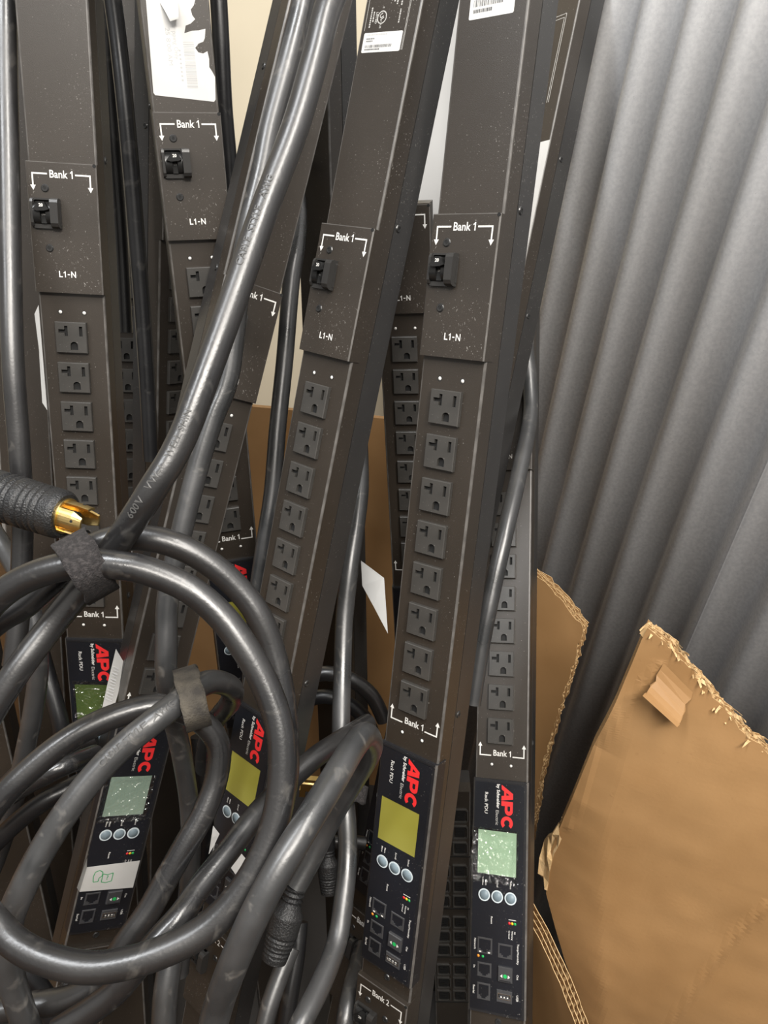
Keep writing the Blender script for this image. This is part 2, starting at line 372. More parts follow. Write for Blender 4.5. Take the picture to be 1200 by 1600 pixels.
def bracket_mesh(sx, z, dn):
    mb = MB(); q = 'print'; c = 'bracket_arrow'
    pts = [(0, -0.6), (11.9+0.6, -0.6), (11.9+0.6, 9.0), (11.9+2.2, 9.0), (11.9, 13.0), (11.9-2.2, 9.0), (11.9-0.6, 9.0), (11.9-0.6, 0.6), (0, 0.6)]
    pts = [(sx*x, -y if dn else y) for x, y in pts]
    tri = tessellate_polygon([[Vector((x, y, 0)) for x, y in pts]]); mb.add([(x, y, z) for x, y in pts], tri, q)
    return mb.mesh(c, S)
ME_T1, ME_T2, ME_TL = flat_text('bank_lettering', 'Bank 1', 8.4, 19.0, 5.12), flat_text('bank_lettering', 'Bank 2', 8.4, 19.0, 5.12), flat_text('line_lettering', 'L1-N', 7.2, 14.2, 5.12)
ME_T1L = flat_text('bank_lettering', 'Bank 1', 8.4, 19.0, 0.12)
ME_BR = {(sx, dn): bracket_mesh(sx, 5.12 if dn else 0.12, dn) for sx in (-1, 1) for dn in (True, False)}
def breaker_meshes():
    mb = MB()
    mb.plate(rounded(-11.8, 11.8, -11.8, 11.8, 3.0), [rounded(-9.3, 4.6, -8.2, 10.4, 1.5)], 0, 2.6, 2.2, 'breaker', 'slot')
    # right cheek: tall rounded wall
    for x0, x1, h in ((5.2, 11.6, 8.6), (-11.8, -9.6, 5.0)):
        prof = [(-11.6, 0), (11.8, 0), (11.8, h-3.2), (10.8, h-1), (8.6, h), (-7.6, h), (-10.2, h-1.4), (-11.6, h-4)]
        n = len(prof); v = [(x0, y, z) for y, z in prof]+[(x1, y, z) for y, z in prof]
        mb.add(v, [tuple(range(n)), tuple(range(n, 2*n))[::-1]]+[(i, (i+1) % n, n+(i+1) % n, n+i) for i in range(n)], 'breaker')
    # drum halves either side of the toggle slot
    for x0, x1 in ((-9.4, -3.6), (0.8, 5.0)):
        n = 9; prof = [(-0.5+8.6*math.cos(math.pi*i/(n-1)), 0.5+6.0*math.sin(math.pi*i/(n-1))) for i in range(n)]
        v = [(x0, y, z) for y, z in prof]+[(x1, y, z) for y, z in prof]
        mb.add(v, [tuple(range(n)), tuple(range(n, 2*n))[::-1]], 'breaker_dark'); mb.add(v, [(i, i+1, n+i+1, n+i) for i in range(n-1)], 'breaker_dark', True)
    a = mb.mesh('circuit_breaker', S)
    mb = MB()
    n = 8; top = [(-8.6, 2.6), (-4.8, 6.6), (-3.4, 8.6), (0.6, 8.6), (2.0, 6.6), (4.6, 3.0), (1.0, 1.8), (-5.0, 1.4)]
    mb.prism(top, 4.0, 9.2, 'breaker_dark')
    mb.box(-3.6, 0.8, -8, 2, 1.0, 4.2, 'slot')
    put_text(mb, '20', -1.4, 6.0, 9.25, 3.4, 'print', bold=0.1)
    put_text(mb, 'OFF', -1.4, -1.0, 4.25, 1.9, 'print_dim')
    return a, mb.mesh('toggle', S)
ME_BRK, ME_TOG = breaker_meshes()
def screw_mesh():
    mb = MB(); mb.disc(0, 0, 3.3, 0, 0.7, 'screw', 16, r1=2.7); mb.annulus(0, 0, 1.6, 2.5, 0.7, 1.0, 'screw', 14); mb.disc(0, 0, 1.2, 0.7, 0.78, 'slot', 6)
    return mb.mesh('screw', S)
ME_SCR = screw_mesh()
def rivet_mesh():
    mb = MB(); mb.annulus(0, 0, 1.5, 2.1, 0, 0.25, 'screw', 12); mb.disc(0, 0, 1.5, 0, 0.3, 'rivet', 12, dome=0.9, r1=1.2); return mb.mesh('rivet', S)
ME_RIV = rivet_mesh()
def panel_mesh():
    mb = MB()
    prof = [(-28.9, -11), (-28.9, 1.6), (-27.6, 3.0), (27.2, 3.0), (28.9, 1.6), (28.9, -11)]
    n = len(prof); v = [(x, y, z) for y in (-151, 72) for x, z in prof]
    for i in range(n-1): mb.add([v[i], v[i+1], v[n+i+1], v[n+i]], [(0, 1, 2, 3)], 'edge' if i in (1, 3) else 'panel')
    mb.add(v, [tuple(range(n))[::-1], tuple(range(n, 2*n))], 'panel')
    mb.box(-27, 27, 69.6, 71.4, 2.9, 3.8, 'panel')
    return mb.mesh('display_panel', S)
ME_PAN = panel_mesh()
def overlay_mesh():
    mb = MB(); lcd = [(-22.6, -21.3), (17.5, -21.3), (17.5, 21.3), (-22.6, 21.3)]
    mb.plate(rounded(-26.6, 24.6, -148.5, 68.5, 1.5), [lcd], 2.9, 3.45, 0.5, 'overlay', 'slot'); return mb.mesh('overlay_film', S)
ME_OVL = overlay_mesh()
# lettering of the display panel; the words run down the strip
def logo_polys():
    A = [[(0, 0), (8.2, 12), (13.6, 12), (15.6, 0), (11.2, 0), (10.8, 2.7), (6.3, 2.7), (4.6, 0)], [(7.6, 5.0), (10.4, 5.0), (9.9, 8.6)]]
    P_ = [[(16.2, 0), (20.8, 0), (20.8, 3.7), (25, 3.7)]+[(25.2+4.6*math.cos(a), 7.85+4.15*math.sin(a)) for a in [math.radians(t) for t in range(-85, 91, 22)]]+[(16.2, 12)], [(20.8, 6.4), (25.0, 6.4), (26.0, 7.8), (25.0, 9.2), (20.8, 9.2)]]
    o = []; n = 16
    for i in range(n+1):
        a = math.radians(42+276*i/n); o.append((37.2+6.6*math.cos(a)*0.98, 6+6.2*math.sin(a)))
    for i in range(n+1):
        a = math.radians(318-276*i/n); o.append((37.4+3.0*math.cos(a), 6+2.9*math.sin(a)))
    return [A, P_, [o]]
def logo_mesh():
    mb = MB(); z = 3.5
    for loops in logo_polys():
        L3 = [[Vector((u, v, 0)) for u, v in l] for l in loops]; tri = tessellate_polygon(L3); flat = [p for l in L3 for p in l]
        mb.add([(1.2+p.y, 67.5-p.x*1.0, z) for p in flat], tri, 'red')
    return mb.mesh('red_logo', S)
ME_LOGO = logo_mesh()
def panel_print():
    z = 3.5; r = -math.pi/2; q = 'print'; out = []
    mb = MB(); put_text(mb, 'by Schneider', -2.6, 55.6, z, 4.4, q, r, 0.11, width=24); out.append(('maker_lettering', mb.mesh('maker_lettering', S)))
    mb = MB(); put_text(mb, 'Electric', -3.0, 34.5, z, 4.4, 'print_dim', r, 0.02, width=14.5); out.append(('maker_lettering', mb.mesh('maker_lettering', S)))
    mb = MB(); put_text(mb, 'Rack PDU', -14.6, 48, z, 4.8, q, r, 0.02, width=21); out.append(('product_lettering', mb.mesh('product_lettering', S)))
    mb = MB()
    for s_, x, y, sz, wd in (('Main', -13.2, -29.6, 2.3, 5.2), ('Menu', -16.4, -29.6, 2.3, 5.6), ('Scroll', -1.4, -29.2, 2.3, 6.6), ('Select', 12.2, -29.2, 2.3, 6.8), ('Reset', -6.6, -64.5, 2.6, 7.0),
                             ('OK', 17.0, -73, 2.1, 2.6), ('Warning', 14.2, -75.6, 2.1, 8.4), ('Critical', 11.4, -75.2, 2.1, 7.6), ('Network', -23.2, -89, 2.8, 10.5), ('In', -23.4, -110, 2.8, 2.4), ('Serial', -23.4, -131, 2.8, 7.8),
                             ('Temp/Humidity', 20.2, -92, 2.6, 19), ('Out', 20.4, -113, 2.8, 4.6), ('USB', 20.4, -132, 2.8, 5.6)):
        put_text(mb, s_, x, y, z, sz, q, r, 0.03, width=wd)
    mb.box(10.6, 18.0, -61.6, -61.0, 3.2, z, q); out.append(('port_lettering', mb.mesh('port_lettering', S)))
    return out
ME_PPR = panel_print()
def button_mesh():
    mb = MB(); mb.disc(0, 0, 4.9, 3.2, 4.1, 'button', 24, dome=0.25, r1=4.6); return mb.mesh('button', S)
def ring_mesh():
    mb = MB(); mb.annulus(0, 0, 4.8, 6.0, 3.2, 3.8, 'ring', 26); return mb.mesh('button_ring', S)
ME_BTN, ME_RING = button_mesh(), ring_mesh()
def lamp_mesh(mat):
    mb = MB(); mb.disc(0, 0, 1.35, 3.2, 3.6, mat, 12, dome=0.3); return mb.mesh('indicator_light', S)
ME_LED = {k: lamp_mesh(k) for k in ('led_r', 'led_y', 'led_g', 'led_o')}
def jack_mesh(w_, h, st):
    mb = MB()
    hole = [(-w_/2+1.6, h/2-1.6), (-w_/2+1.6, -h/2+4.2), (-w_/2+3.4, -h/2+4.2), (-w_/2+3.4, -h/2+2.9), (-2.0, -h/2+2.9), (-2.0, -h/2+1.3), (2.0, -h/2+1.3), (2.0, -h/2+2.9), (w_/2-3.4, -h/2+2.9), (w_/2-3.4, -h/2+4.2), (w_/2-1.6, -h/2+4.2), (w_/2-1.6, h/2-1.6)]
    mb.plate([(-w_/2, -h/2), (w_/2, -h/2), (w_/2, h/2), (-w_/2, h/2)], [hole], 3.0, 4.1, 6.5, 'port', 'slot', c=0.35)
    if st:
        for k in range(7): mb.box(-w_/2+3+k*1.35, -w_/2+3.5+k*1.35, h/2-3.6, h/2-1.7, 0.5, 3.2, 'metal')
        mb.box(-w_/2+2, -w_/2+4.2, -h/2+1.0, -h/2+2.2, 3.9, 4.25, 'rivet'); mb.box(w_/2-4.2, w_/2-2, -h/2+1.0, -h/2+2.2, 3.9, 4.25, 'rivet')
    return mb.mesh('jack', S)
ME_NET, ME_JACK, ME_SER = jack_mesh(15.2, 15, True), jack_mesh(14.4, 13.4, False), jack_mesh(13.4, 15.4, False)
def term_mesh():
    mb = MB(); mb.plate([(-7.2, -7), (7.2, -7), (7.2, 7), (-7.2, 7)], [[(-5.6, -6), (5.6, -6), (5.6, -5.2), (-5.6, -5.2)]], 3.0, 6.2, 2, 'port', 'slot', c=0.7)
    mb.disc(0.2, -1.2, 1.9, 6.2, 6.35, 'led_g', 12)
    for sx in (-1, 1): mb.add([(0.2+sx*2.6, -3, 6.3), (0.2+sx*5.0, -1.4, 6.3), (0.2+sx*2.8, 0.4, 6.3)], [(0, 1, 2)], 'print')
    return mb.mesh('terminator_plug', S)
ME_TERM = term_mesh()
def usb_mesh():
    mb = MB(); mb.plate([(-7.8, -5.6), (7.8, -5.6), (7.8, 5.6), (-7.8, 5.6)], [[(-6.4, -2.6), (6.4, -2.6), (6.4, 2.6), (-6.4, 2.6)]], 3.0, 4.6, 6, 'port', 'slot', c=0.4)
    mb.plate([(-6.4, -2.6), (6.4, -2.6), (6.4, 2.6), (-6.4, 2.6)], [[(-5.8, -2.0), (5.8, -2.0), (5.8, 2.0), (-5.8, 2.0)]], 2, 4.9, 5, 'metal', 'slot')
    mb.box(-5.2, 5.2, 0.2, 1.5, 0, 4.3, 'port')
    for k in (-3.2, 0, 3.2): mb.box(k-0.7, k+0.7, -1.4, -0.3, 0, 3.9, 'rivet')
    return mb.mesh('usb_port', S)
ME_USB = usb_mesh()
def pin_mesh():
    mb = MB(); mb.disc(0, 0, 0.9, 3.2, 3.52, 'slot', 10); return mb.mesh('reset_pinhole', S)
ME_PIN = pin_mesh()
def lcd_mesh(mat):
    mb = MB(); mb.box(-22.4, 17.3, -21.1, 21.1, 2.6, 3.2, mat); return mb.mesh('screen', S)
def film_mesh(x0, x1, y0, y1, seed, amp=1.3):
    mb = MB(); nx, ny = 26, 26; v = []; f = []; rnd = random.Random(seed)
    for j in range(ny+1):
        for i in range(nx+1):
            u, t = i/nx, j/ny; ex = min(u, 1-u, t, 1-t)
            x = x0+(x1-x0)*u; y = y0+(y1-y0)*t
            edge = max(0, 0.16-ex)/0.16
            k = noise.noise(Vector((x*0.18, y*0.18, seed)))*0.35+abs(noise.noise(Vector((x*0.33, y*0.22, seed+9))))*edge*1.6
            x += noise.noise(Vector((y*0.3, seed, 1)))*1.6*edge; y += noise.noise(Vector((x*0.3, seed, 5)))*1.6*edge
            v.append((x, y, 3.55+amp*(max(0, k)+edge*0.7)))
    for j in range(ny):
        for i in range(nx):
            a = j*(nx+1)+i; f.append((a, a+1, a+nx+2, a+nx+1))
    mb.add(v, f, 'film', True); return mb.mesh('protective_film', S)

def rodrigues(r):
    v = Vector(r); return Matrix.Rotation(v.length, 3, v.normalized()) if v.length > 1e-9 else Matrix.Identity(3)
FLIP = Matrix(((1, 0, 0), (0, -1, 0), (0, 0, -1)))
TOPLEN = 0.868
def strip_root(name, pose, label, scale=1.0, group='rack power strips standing in the box'):
    R = C2W @ rodrigues(pose[:3]) @ FLIP; o = CAM_LOC + C2W @ (Vector(pose[3:])*S*scale)
    ax = R @ Vector((0, 1, 0))
    low = min((R @ Vector((x, 0, z))).z for x in (-0.0285, 0.0285) for z in (-0.044, 0))*scale
    Lb = (o.z+low-0.001)/ax.z
    root = bpy.data.objects.new(name, None); COL.objects.link(root); root.empty_display_size = 0.05
    root.matrix_world = Matrix.Translation(o-ax*Lb) @ R.to_4x4() @ Matrix.Scale(scale, 4)
    tag(root, label, 'power strip', group)
    return root, Lb/scale
def housing(root, L, top=TOPLEN):
    y0, y1 = -L*1000, top*1000
    mb = MB()
    prof = [(-28, -19), (-28, -1.7), (-27.75, -0.8), (-27.2, -0.25), (-26.3, 0), (26.3, 0), (27.2, -0.25), (27.75, -0.8), (28, -1.7), (28, -19)]
    n = len(prof); v = [(x, y, z) for y in (y0, y1) for x, z in prof]
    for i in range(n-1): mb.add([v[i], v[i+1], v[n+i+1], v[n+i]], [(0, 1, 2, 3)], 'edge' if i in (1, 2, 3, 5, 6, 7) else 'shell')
    mb.add(v, [(n-1, 0, n, 2*n-1), tuple(range(n))[::-1], tuple(range(n, 2*n))], 'shell')
    link('front_housing', mb.mesh('front_housing', S), root, (0, L, 0))
    mb = MB()
    prof = [(28, -19.9), (28, -42.6), (26.6, -44), (-26.6, -44), (-28, -42.6), (-28, -19.9), (-27.2, -19.9), (-27.2, -18.8), (27.2, -18.8), (27.2, -19.9)]
    n = len(prof); v = [(x, y, z) for y in (y0+0.5, y1-0.5) for x, z in prof]
    mb.add(v, [(i, (i+1) % n, n+(i+1) % n, n+i) for i in range(n)]+[tuple(range(n))[::-1], tuple(range(n, 2*n))], 'shell_rear')
    link('rear_housing', mb.mesh('rear_housing', S), root, (0, L, 0))
def at(root, L, name, me, x=0, y=0, z=0, parent=None, rot=None):
    o = link(name, me, root, (x*S, L+y*S, z*S))
    if rot: o.rotation_euler = rot
    return o
def sub(parent, name, me):
    o = link(name, me, parent)
    if name == 'port_lettering': o['kind'] = 'stuff'
    return o
def make_strip(pose, label, lcd='lcd_olive', scale=1.0, film=None, n_out=8, display=True, bank2=True, skip=(), top=TOPLEN):
    root, L = strip_root('rack_power_strip', pose, label, scale)
    housing(root, L, top)
    at(root, L, 'breaker_cover', ME_COVER, 0, 454.8)
    at(root, L, 'bank_lettering', ME_T1, 0, 497.4); at(root, L, 'line_lettering', ME_TL, -0.5, 418.8)
    for sx in (-1, 1): at(root, L, 'bracket_arrow', ME_BR[sx, True], sx*11.3, 497.3)
    b = at(root, L, 'circuit_breaker', ME_BRK, -13.6, 466.6, 5); sub(b, 'toggle', ME_TOG)
    for x, y in ((-13.8, 486.2), (-13.6, 439.3)): at(root, L, 'screw', ME_SCR, x, y, 5)
    for y in (513, 108.5, 690):
        if y > top*1000: continue
        for sx in (1, -1): at(root, L, 'side_screw', ME_SCR, sx*28, y, -25, rot=(0, sx*math.pi/2, 0))
    for y in (387.1, 86.5):
        for x in (-10.4, 9.9): at(root, L, 'indicator_rivet', ME_RIV, x, y, 0)
    for k in range(n_out):
        if k not in skip: at(root, L, 'outlet', ME_OUT, -1.6, 365.7-34.97*k)
    at(root, L, 'bank_lettering', ME_T1L, 0.3, 98.2)
    for sx in (-1, 1): at(root, L, 'bracket_arrow', ME_BR[sx, False], sx*11.3, 95.4)
    if display:
        at(root, L, 'display_panel', ME_PAN); ov = at(root, L, 'overlay_film', ME_OVL)
        sub(ov, 'red_logo', ME_LOGO); [sub(ov, *q) for q in ME_PPR]
        at(root, L, 'screen', lcd_mesh(lcd))
        for x in (-14.8, -1.4, 12.2):
            q = at(root, L, 'button', ME_BTN, x, -41.5); sub(q, 'button_ring', ME_RING)
        for x, k in ((11.4, 'led_r'), (14.2, 'led_y'), (17.0, 'led_g')): at(root, L, 'indicator_light', ME_LED[k], x, -64.6)
        for x, k in ((-19.6, 'led_o'), (-15.0, 'led_g')): at(root, L, 'indicator_light', ME_LED[k], x, -99.6)
        at(root, L, 'reset_pinhole', ME_PIN, -1.8, -65)
        at(root, L, 'network_jack', ME_NET, -13.1, -89.2); at(root, L, 'sensor_jack', ME_JACK, 7.6, -91.2)
        at(root, L, 'input_jack', ME_JACK, -13.1, -111.6); at(root, L, 'terminator_plug', ME_TERM, 8.3, -112)
        at(root, L, 'serial_jack', ME_SER, -13.4, -131.4); at(root, L, 'usb_port', ME_USB, 7.6, -132.4)
        at(root, L, 'screw', ME_SCR, 1.1, -158, 0)
        if film: at(root, L, 'protective_film', film_mesh(*film))
    if bank2:
        at(root, L, 'breaker_cover', ME_COVER, 0, -220.5); at(root, L, 'bank_lettering', ME_T2, 0, -177.9)
        for sx in (-1, 1): at(root, L, 'bracket_arrow', ME_BR[sx, True], sx*11.3, -178)
        b = at(root, L, 'circuit_breaker', ME_BRK, -13.6, -208.7, 5); sub(b, 'toggle', ME_TOG)
        for x, y in ((-13.8, -189.1), (7.0, -197)): at(root, L, 'screw', ME_SCR, x, y, 5)
    return root, L

POSE = {"P1": [0.1876, 0.6191, 0.1585, 16.2469, 274.9063, 667.1692], "P2": [0.1511, 0.643, 0.274, -130.0729, 254.5209, 722.4811],
        "A": [0.3092, -0.0588, 0.0442, -291.8094, 194.3232, 781.3356], "P3": [-0.1845, 0.3591, 0.0137, 119.4289, 350.5741, 783.7098],
        "B": [0.4173, -0.3101, -0.0775, -164.967, 117.5157, 864.1581], "C": [0.2058, -0.5723, 0.2221, -251.8744, 278.7748, 752.9587],
        "P4": [-0.0879, 0.8039, 0.1938, 17.0722, 278.5476, 840.4868], "P5": [0.4632, 0.1346, -0.0215, 42.2163, 155.4592, 962.6357],
        "D": [0.36, -0.98, -0.06, -268.0, 82.5535, 965.0], "E": [0.29, -0.2745, 0.0129, -309.87, 98.16, 952.38],
        "F": [0.42, 0.05, -0.03, 100.0, 480.0, 1130.0], "G": [0.31, -0.06, 0.07, -412.0, 150.0, 905.0], "I": [0.30, 0.75, 0.11, -72.0, 215.0, 1010.0], "J": [0.36, -0.2, -0.05, -430.0, 420.0, 880.0]}
def label_sheet(pts, z, t, mat='label'):
    mb = MB(); mb.prism(pts, z, z+t, mat); return mb
def barcode(mb, x0, x1, y0, y1, z, seed, along='x', mat='label_print'):
    r = random.Random(seed); a, b = (x0, x1) if along == 'x' else (y0, y1); t = a
    while t < b:
        w_ = r.choice((0.3, 0.3, 0.5, 0.8)); 
        if along == 'x': mb.box(t, min(t+w_, b), y0, y1, z, z+0.03, mat)
        else: mb.box(x0, x1, t, min(t+w_, b), z, z+0.03, mat)
        t += w_+r.choice((0.3, 0.4, 0.7))
def rating_label(root, L, x0, x1, y0, y1, seed):
    mb = label_sheet(rounded(x0, x1, y0, y1, 1.0, 2), 0.05, 0.12); at(root, L, 'rating_label', mb.mesh('rating_label', S))
    mb = MB(); z = 0.2; h = y1-y0; r = random.Random(seed)
    barcode(mb, x0+3, x1-9, y0+h*0.24, y0+h*0.38, z, seed)
    for k, (fy, l) in enumerate(((0.12, 14), (0.54, 7), (0.66, 8), (0.86, 20))):
        t = x0+3
        while t < x0+3+l:
            w_ = r.uniform(0.4, 1.3); mb.box(t, t+w_, y0+h*fy, y0+h*fy+h*0.07, z, z+0.03, 'label_print' if k < 3 else 'label_faint'); t += w_+0.35
    at(root, L, 'label_print', mb.mesh('label_print', S))['kind'] = 'stuff'

# front strip right of the middle, and the one to its left
P1, L1 = make_strip(POSE['P1'], 'frontmost dark power strip right of centre with an uncovered olive screen', 'lcd_olive')
rating_label(P1, L1, -18, 17.2, 635.8, 668, 3)
P2, L2 = make_strip(POSE['P2'], 'power strip left of the frontmost one, certification mark and small label near its top', 'lcd_olive')
rating_label(P2, L2, -23.3, 15.1, 635.3, 649.4, 5)
def spec_print():
    mb = MB(); z = 0.12; q = 'print_dim'; r = -math.pi/2
    for x in (-24.0, 16.4, 17.4): mb.box(x-0.15, x+0.15, 636 if x > 0 else 651, 760, 0.05, z, q)
    mb.annulus(-8.4, 659.8, 3.9, 4.7, 0.05, z, q, 26)
    put_text(mb, 'UL', -8.4, 659.8, z, 4.8, q, r+0.5, 0.12)
    put_text(mb, 'LISTED', -13.8, 659.6, z, 2.7, q, r, 0.08); put_text(mb, 'c', -8.4, 666.6, z, 3.0, q, r, 0.05); put_text(mb, 'US', -8.6, 653.4, z, 2.4, q, r, 0.05)
    rr = random.Random(2)
    for x, ya, yb in ((-17.0, 657, 663), (-19.6, 653, 667), (-1.0, 671, 700), (1.6, 670, 700), (4.4, 668, 700), (9.0, 655, 664), (8.8, 667, 700)):
        t = ya
        while t < yb:
            w_ = rr.uniform(0.5, 1.6); mb.box(x-0.6, x+0.6, t, t+w_, 0.05, z, q); t += w_+0.4
    return mb.mesh('specification_print', S)
at(P2, L2, 'specification_print', spec_print())['kind'] = 'stuff'
# left-hand strips
A, LA = make_strip(POSE['A'], 'leftmost full-face power strip with a dark green screen behind the cable loops', 'lcd_green', film=(-24, 14, -28, 26, 11))
mb = MB(); mb.add([(-28.4, 392, 0.4), (-28.4, 300, 0.4), (-33.5, 306, -3), (-32.8, 352, -3.5), (-33.8, 384, -3)], [(0, 1, 2, 3, 4)], 'label'); at(A, LA, 'side_label', mb.mesh('side_label', S))
B, LB = make_strip(POSE['B'], 'power strip with a large torn white label at its top', 'lcd_olive', scale=1.02)
pts = [(-22.7, 640), (-22.7, 587.1), (-25.5, 521), (-24.2, 519.2), (24.5, 514.9), (25.9, 516.5), (27.2, 533.8), (25.0, 538), (23.1, 540.9), (23.6, 547), (22.7, 552.6), (19, 550.8), (15.1, 551.5), (12.8, 554.7), (16, 558), (20, 559.4), (21.5, 561.9), (22.8, 568.8), (17, 567.4), (11.6, 567.0), (5.1, 565.0), (6.8, 570.5), (11, 572), (15.1, 575.3), (13.0, 578), (12.2, 581.9), (15, 585), (16.6, 588.8), (8, 594), (10, 606), (2, 618), (5, 640)]
mb = label_sheet(pts, 0.05, 0.15); at(B, LB, 'torn_label', mb.mesh('torn_label', S))
mb = MB(); barcode(mb, 3.2, 12.0, 525, 559, 0.23, 8, 'y', 'label_faint')
put_text(mb, 'pping Only', -3.4, 556, 0.26, 5.2, 'label_faint', -math.pi/2, width=20); put_text(mb, '25 8:00 AM', -8.4, 555, 0.26, 5.2, 'label_faint', -math.pi/2, width=27)
[mb.box(-1.0, 0.6, 530+3.1*k, 531.4+3.1*k, 0.21, 0.26, 'label_faint') for k in range(8)]
at(B, LB, 'label_print', mb.mesh('label_print', S))['kind'] = 'stuff'
mb = MB(); v = []; f = []
for i in range(9):
    t = i/8; yy = 586-14*t; zz = 0.4+7*math.sin(t*math.pi*0.6); v += [(-12+6*t, yy, zz), (2-1*t, yy+2, zz*1.05+0.3)]
mb.add(v, [(2*i, 2*i+1, 2*i+3, 2*i+2) for i in range(8)], 'label', True); at(B, LB, 'label_curl', mb.mesh('label_curl', S))
C, LC = make_strip(POSE['C'], 'slanting power strip behind the hanging cables, white folded sticker below its grey-green screen', 'lcd_grey', film=(-28, 20, -26, 23, 23, 2.6))
# folded sticker with the green help sign on the slanting strip
mb = MB(); mb.prism([(-26, -74.6), (25.8, -73.2), (25.4, -103.8), (-27.5, -101.2)], 4.5, 4.75, 'label')
mb.add([(-26, -74.6, 4.75), (-27.5, -101.2, 4.75), (-34.5, -88, 15), (-31, -57, 14)], [(0, 1, 2, 3)], 'label')
st = at(C, LC, 'folded_sticker', mb.mesh('folded_sticker', S))
def help_sign(cx, cy, z):
    mb = MB(); q = 'green_print'
    for pts in ([(cx-9, cy-6), (cx-10, cy), (cx-9, cy+5), (cx-5, cy+6.5), (cx-1.5, cy+4), (cx-1.5, cy), (cx-4, cy-2), (cx-4.4, cy-6)], [(cx-1, cy+2), (cx+3.5, cy+0.6), (cx+9, cy+2), (cx+9, cy-7), (cx+3.5, cy-8.2), (cx-1, cy-7)]):
        n = len(pts)
        for i in range(n):
            a = Vector(pts[i]); b = Vector(pts[(i+1) % n]); d = (b-a).normalized(); nn = Vector((-d.y, d.x))*0.45
            mb.add([(*(a-nn), z), (*(b-nn), z), (*(b+nn), z), (*(a+nn), z)], [(0, 1, 2, 3)], q)
    put_text(mb, '?', cx+4.2, cy-2.6, z, 7, q, 0, 0.1); return mb
link('green_sign', help_sign(-7.5, -86, 4.8).mesh('green_sign', S), st)
# strip at the far right, in front of the corrugated wall
P3, L3 = make_strip(POSE['P3'], 'rightmost power strip with a pale green screen under crinkled clear film', 'lcd_pale', scale=1.03, film=(-28.5, 20, -29, 24, 31, 3.0))
# strip behind the frontmost one showing its right side
P4, L4 = make_strip(POSE['P4'], 'power strip leaning behind the frontmost one against the corrugated wall, narrow white label', 'lcd_olive', top=0.91)
mb = label_sheet([(-10, 700), (27.4, 700), (27.4, 560), (-10, 560)], 0.05, 0.12); at(P4, L4, 'rating_label', mb.mesh('rating_label', S))
mb = MB()
for x in (12.0, 14.2): mb.box(x-0.3, x+0.3, 745, 845-1.8*(14.2-x), 0.05, 0.12, 'print_dim')
for y in (845, 841): mb.box(-6, 14.2 if y == 845 else 12.0, y-0.3, y+0.3, 0.05, 0.12, 'print_dim')
at(P4, L4, 'specification_print', mb.mesh('specification_print', S))
P5, L5 = make_strip(POSE['P5'], 'shadowed power strip seen between the two front strips', 'lcd_olive', scale=1.09, bank2=False, top=0.507)
D, LD = make_strip(POSE['D'], 'shadowed power strip with a row of outlets left of the torn-label strip', 'lcd_olive', bank2=False)
E_, LE = make_strip(POSE['E'], 'shadowed power strip just right of the leftmost full-face strip', 'lcd_olive', scale=1.16, bank2=False)
# strip with paired appliance sockets low behind the front strips
F_, LF = strip_root('rack_power_strip', POSE['F'], 'power strip with paired appliance sockets low behind the frontmost strip')
housing(F_, LF, 0.085)
for blk in range(4):
    for k in range(3):
        for x in (-13.2, 13.2): at(F_, LF, 'appliance_socket', ME_C13, x, 40-blk*112-k*32.5, rot=(0, 0, math.pi/2))
    mb = MB(); mb.box(-28.3, 28.3, -43.5-blk*112, -42-blk*112, -1, 0.8, 'c13'); at(F_, LF, 'seam_rib', mb.mesh('seam_rib', S))
G_, LG = strip_root('rack_power_strip', POSE['G'], 'plain black power strip standing behind the left edge cable')
housing(G_, LG)
I_, LI = strip_root('rack_power_strip', POSE['I'], 'plain dark power strip in the narrow gap left of the certification-mark strip')
housing(I_, LI)
J_, LJ = strip_root('rack_power_strip', POSE['J'], 'added black strip standing in for shade at the lower left, behind the cable loops')  # added housing, darkens the gap where bare floor showed through
housing(J_, LJ, 0.30)

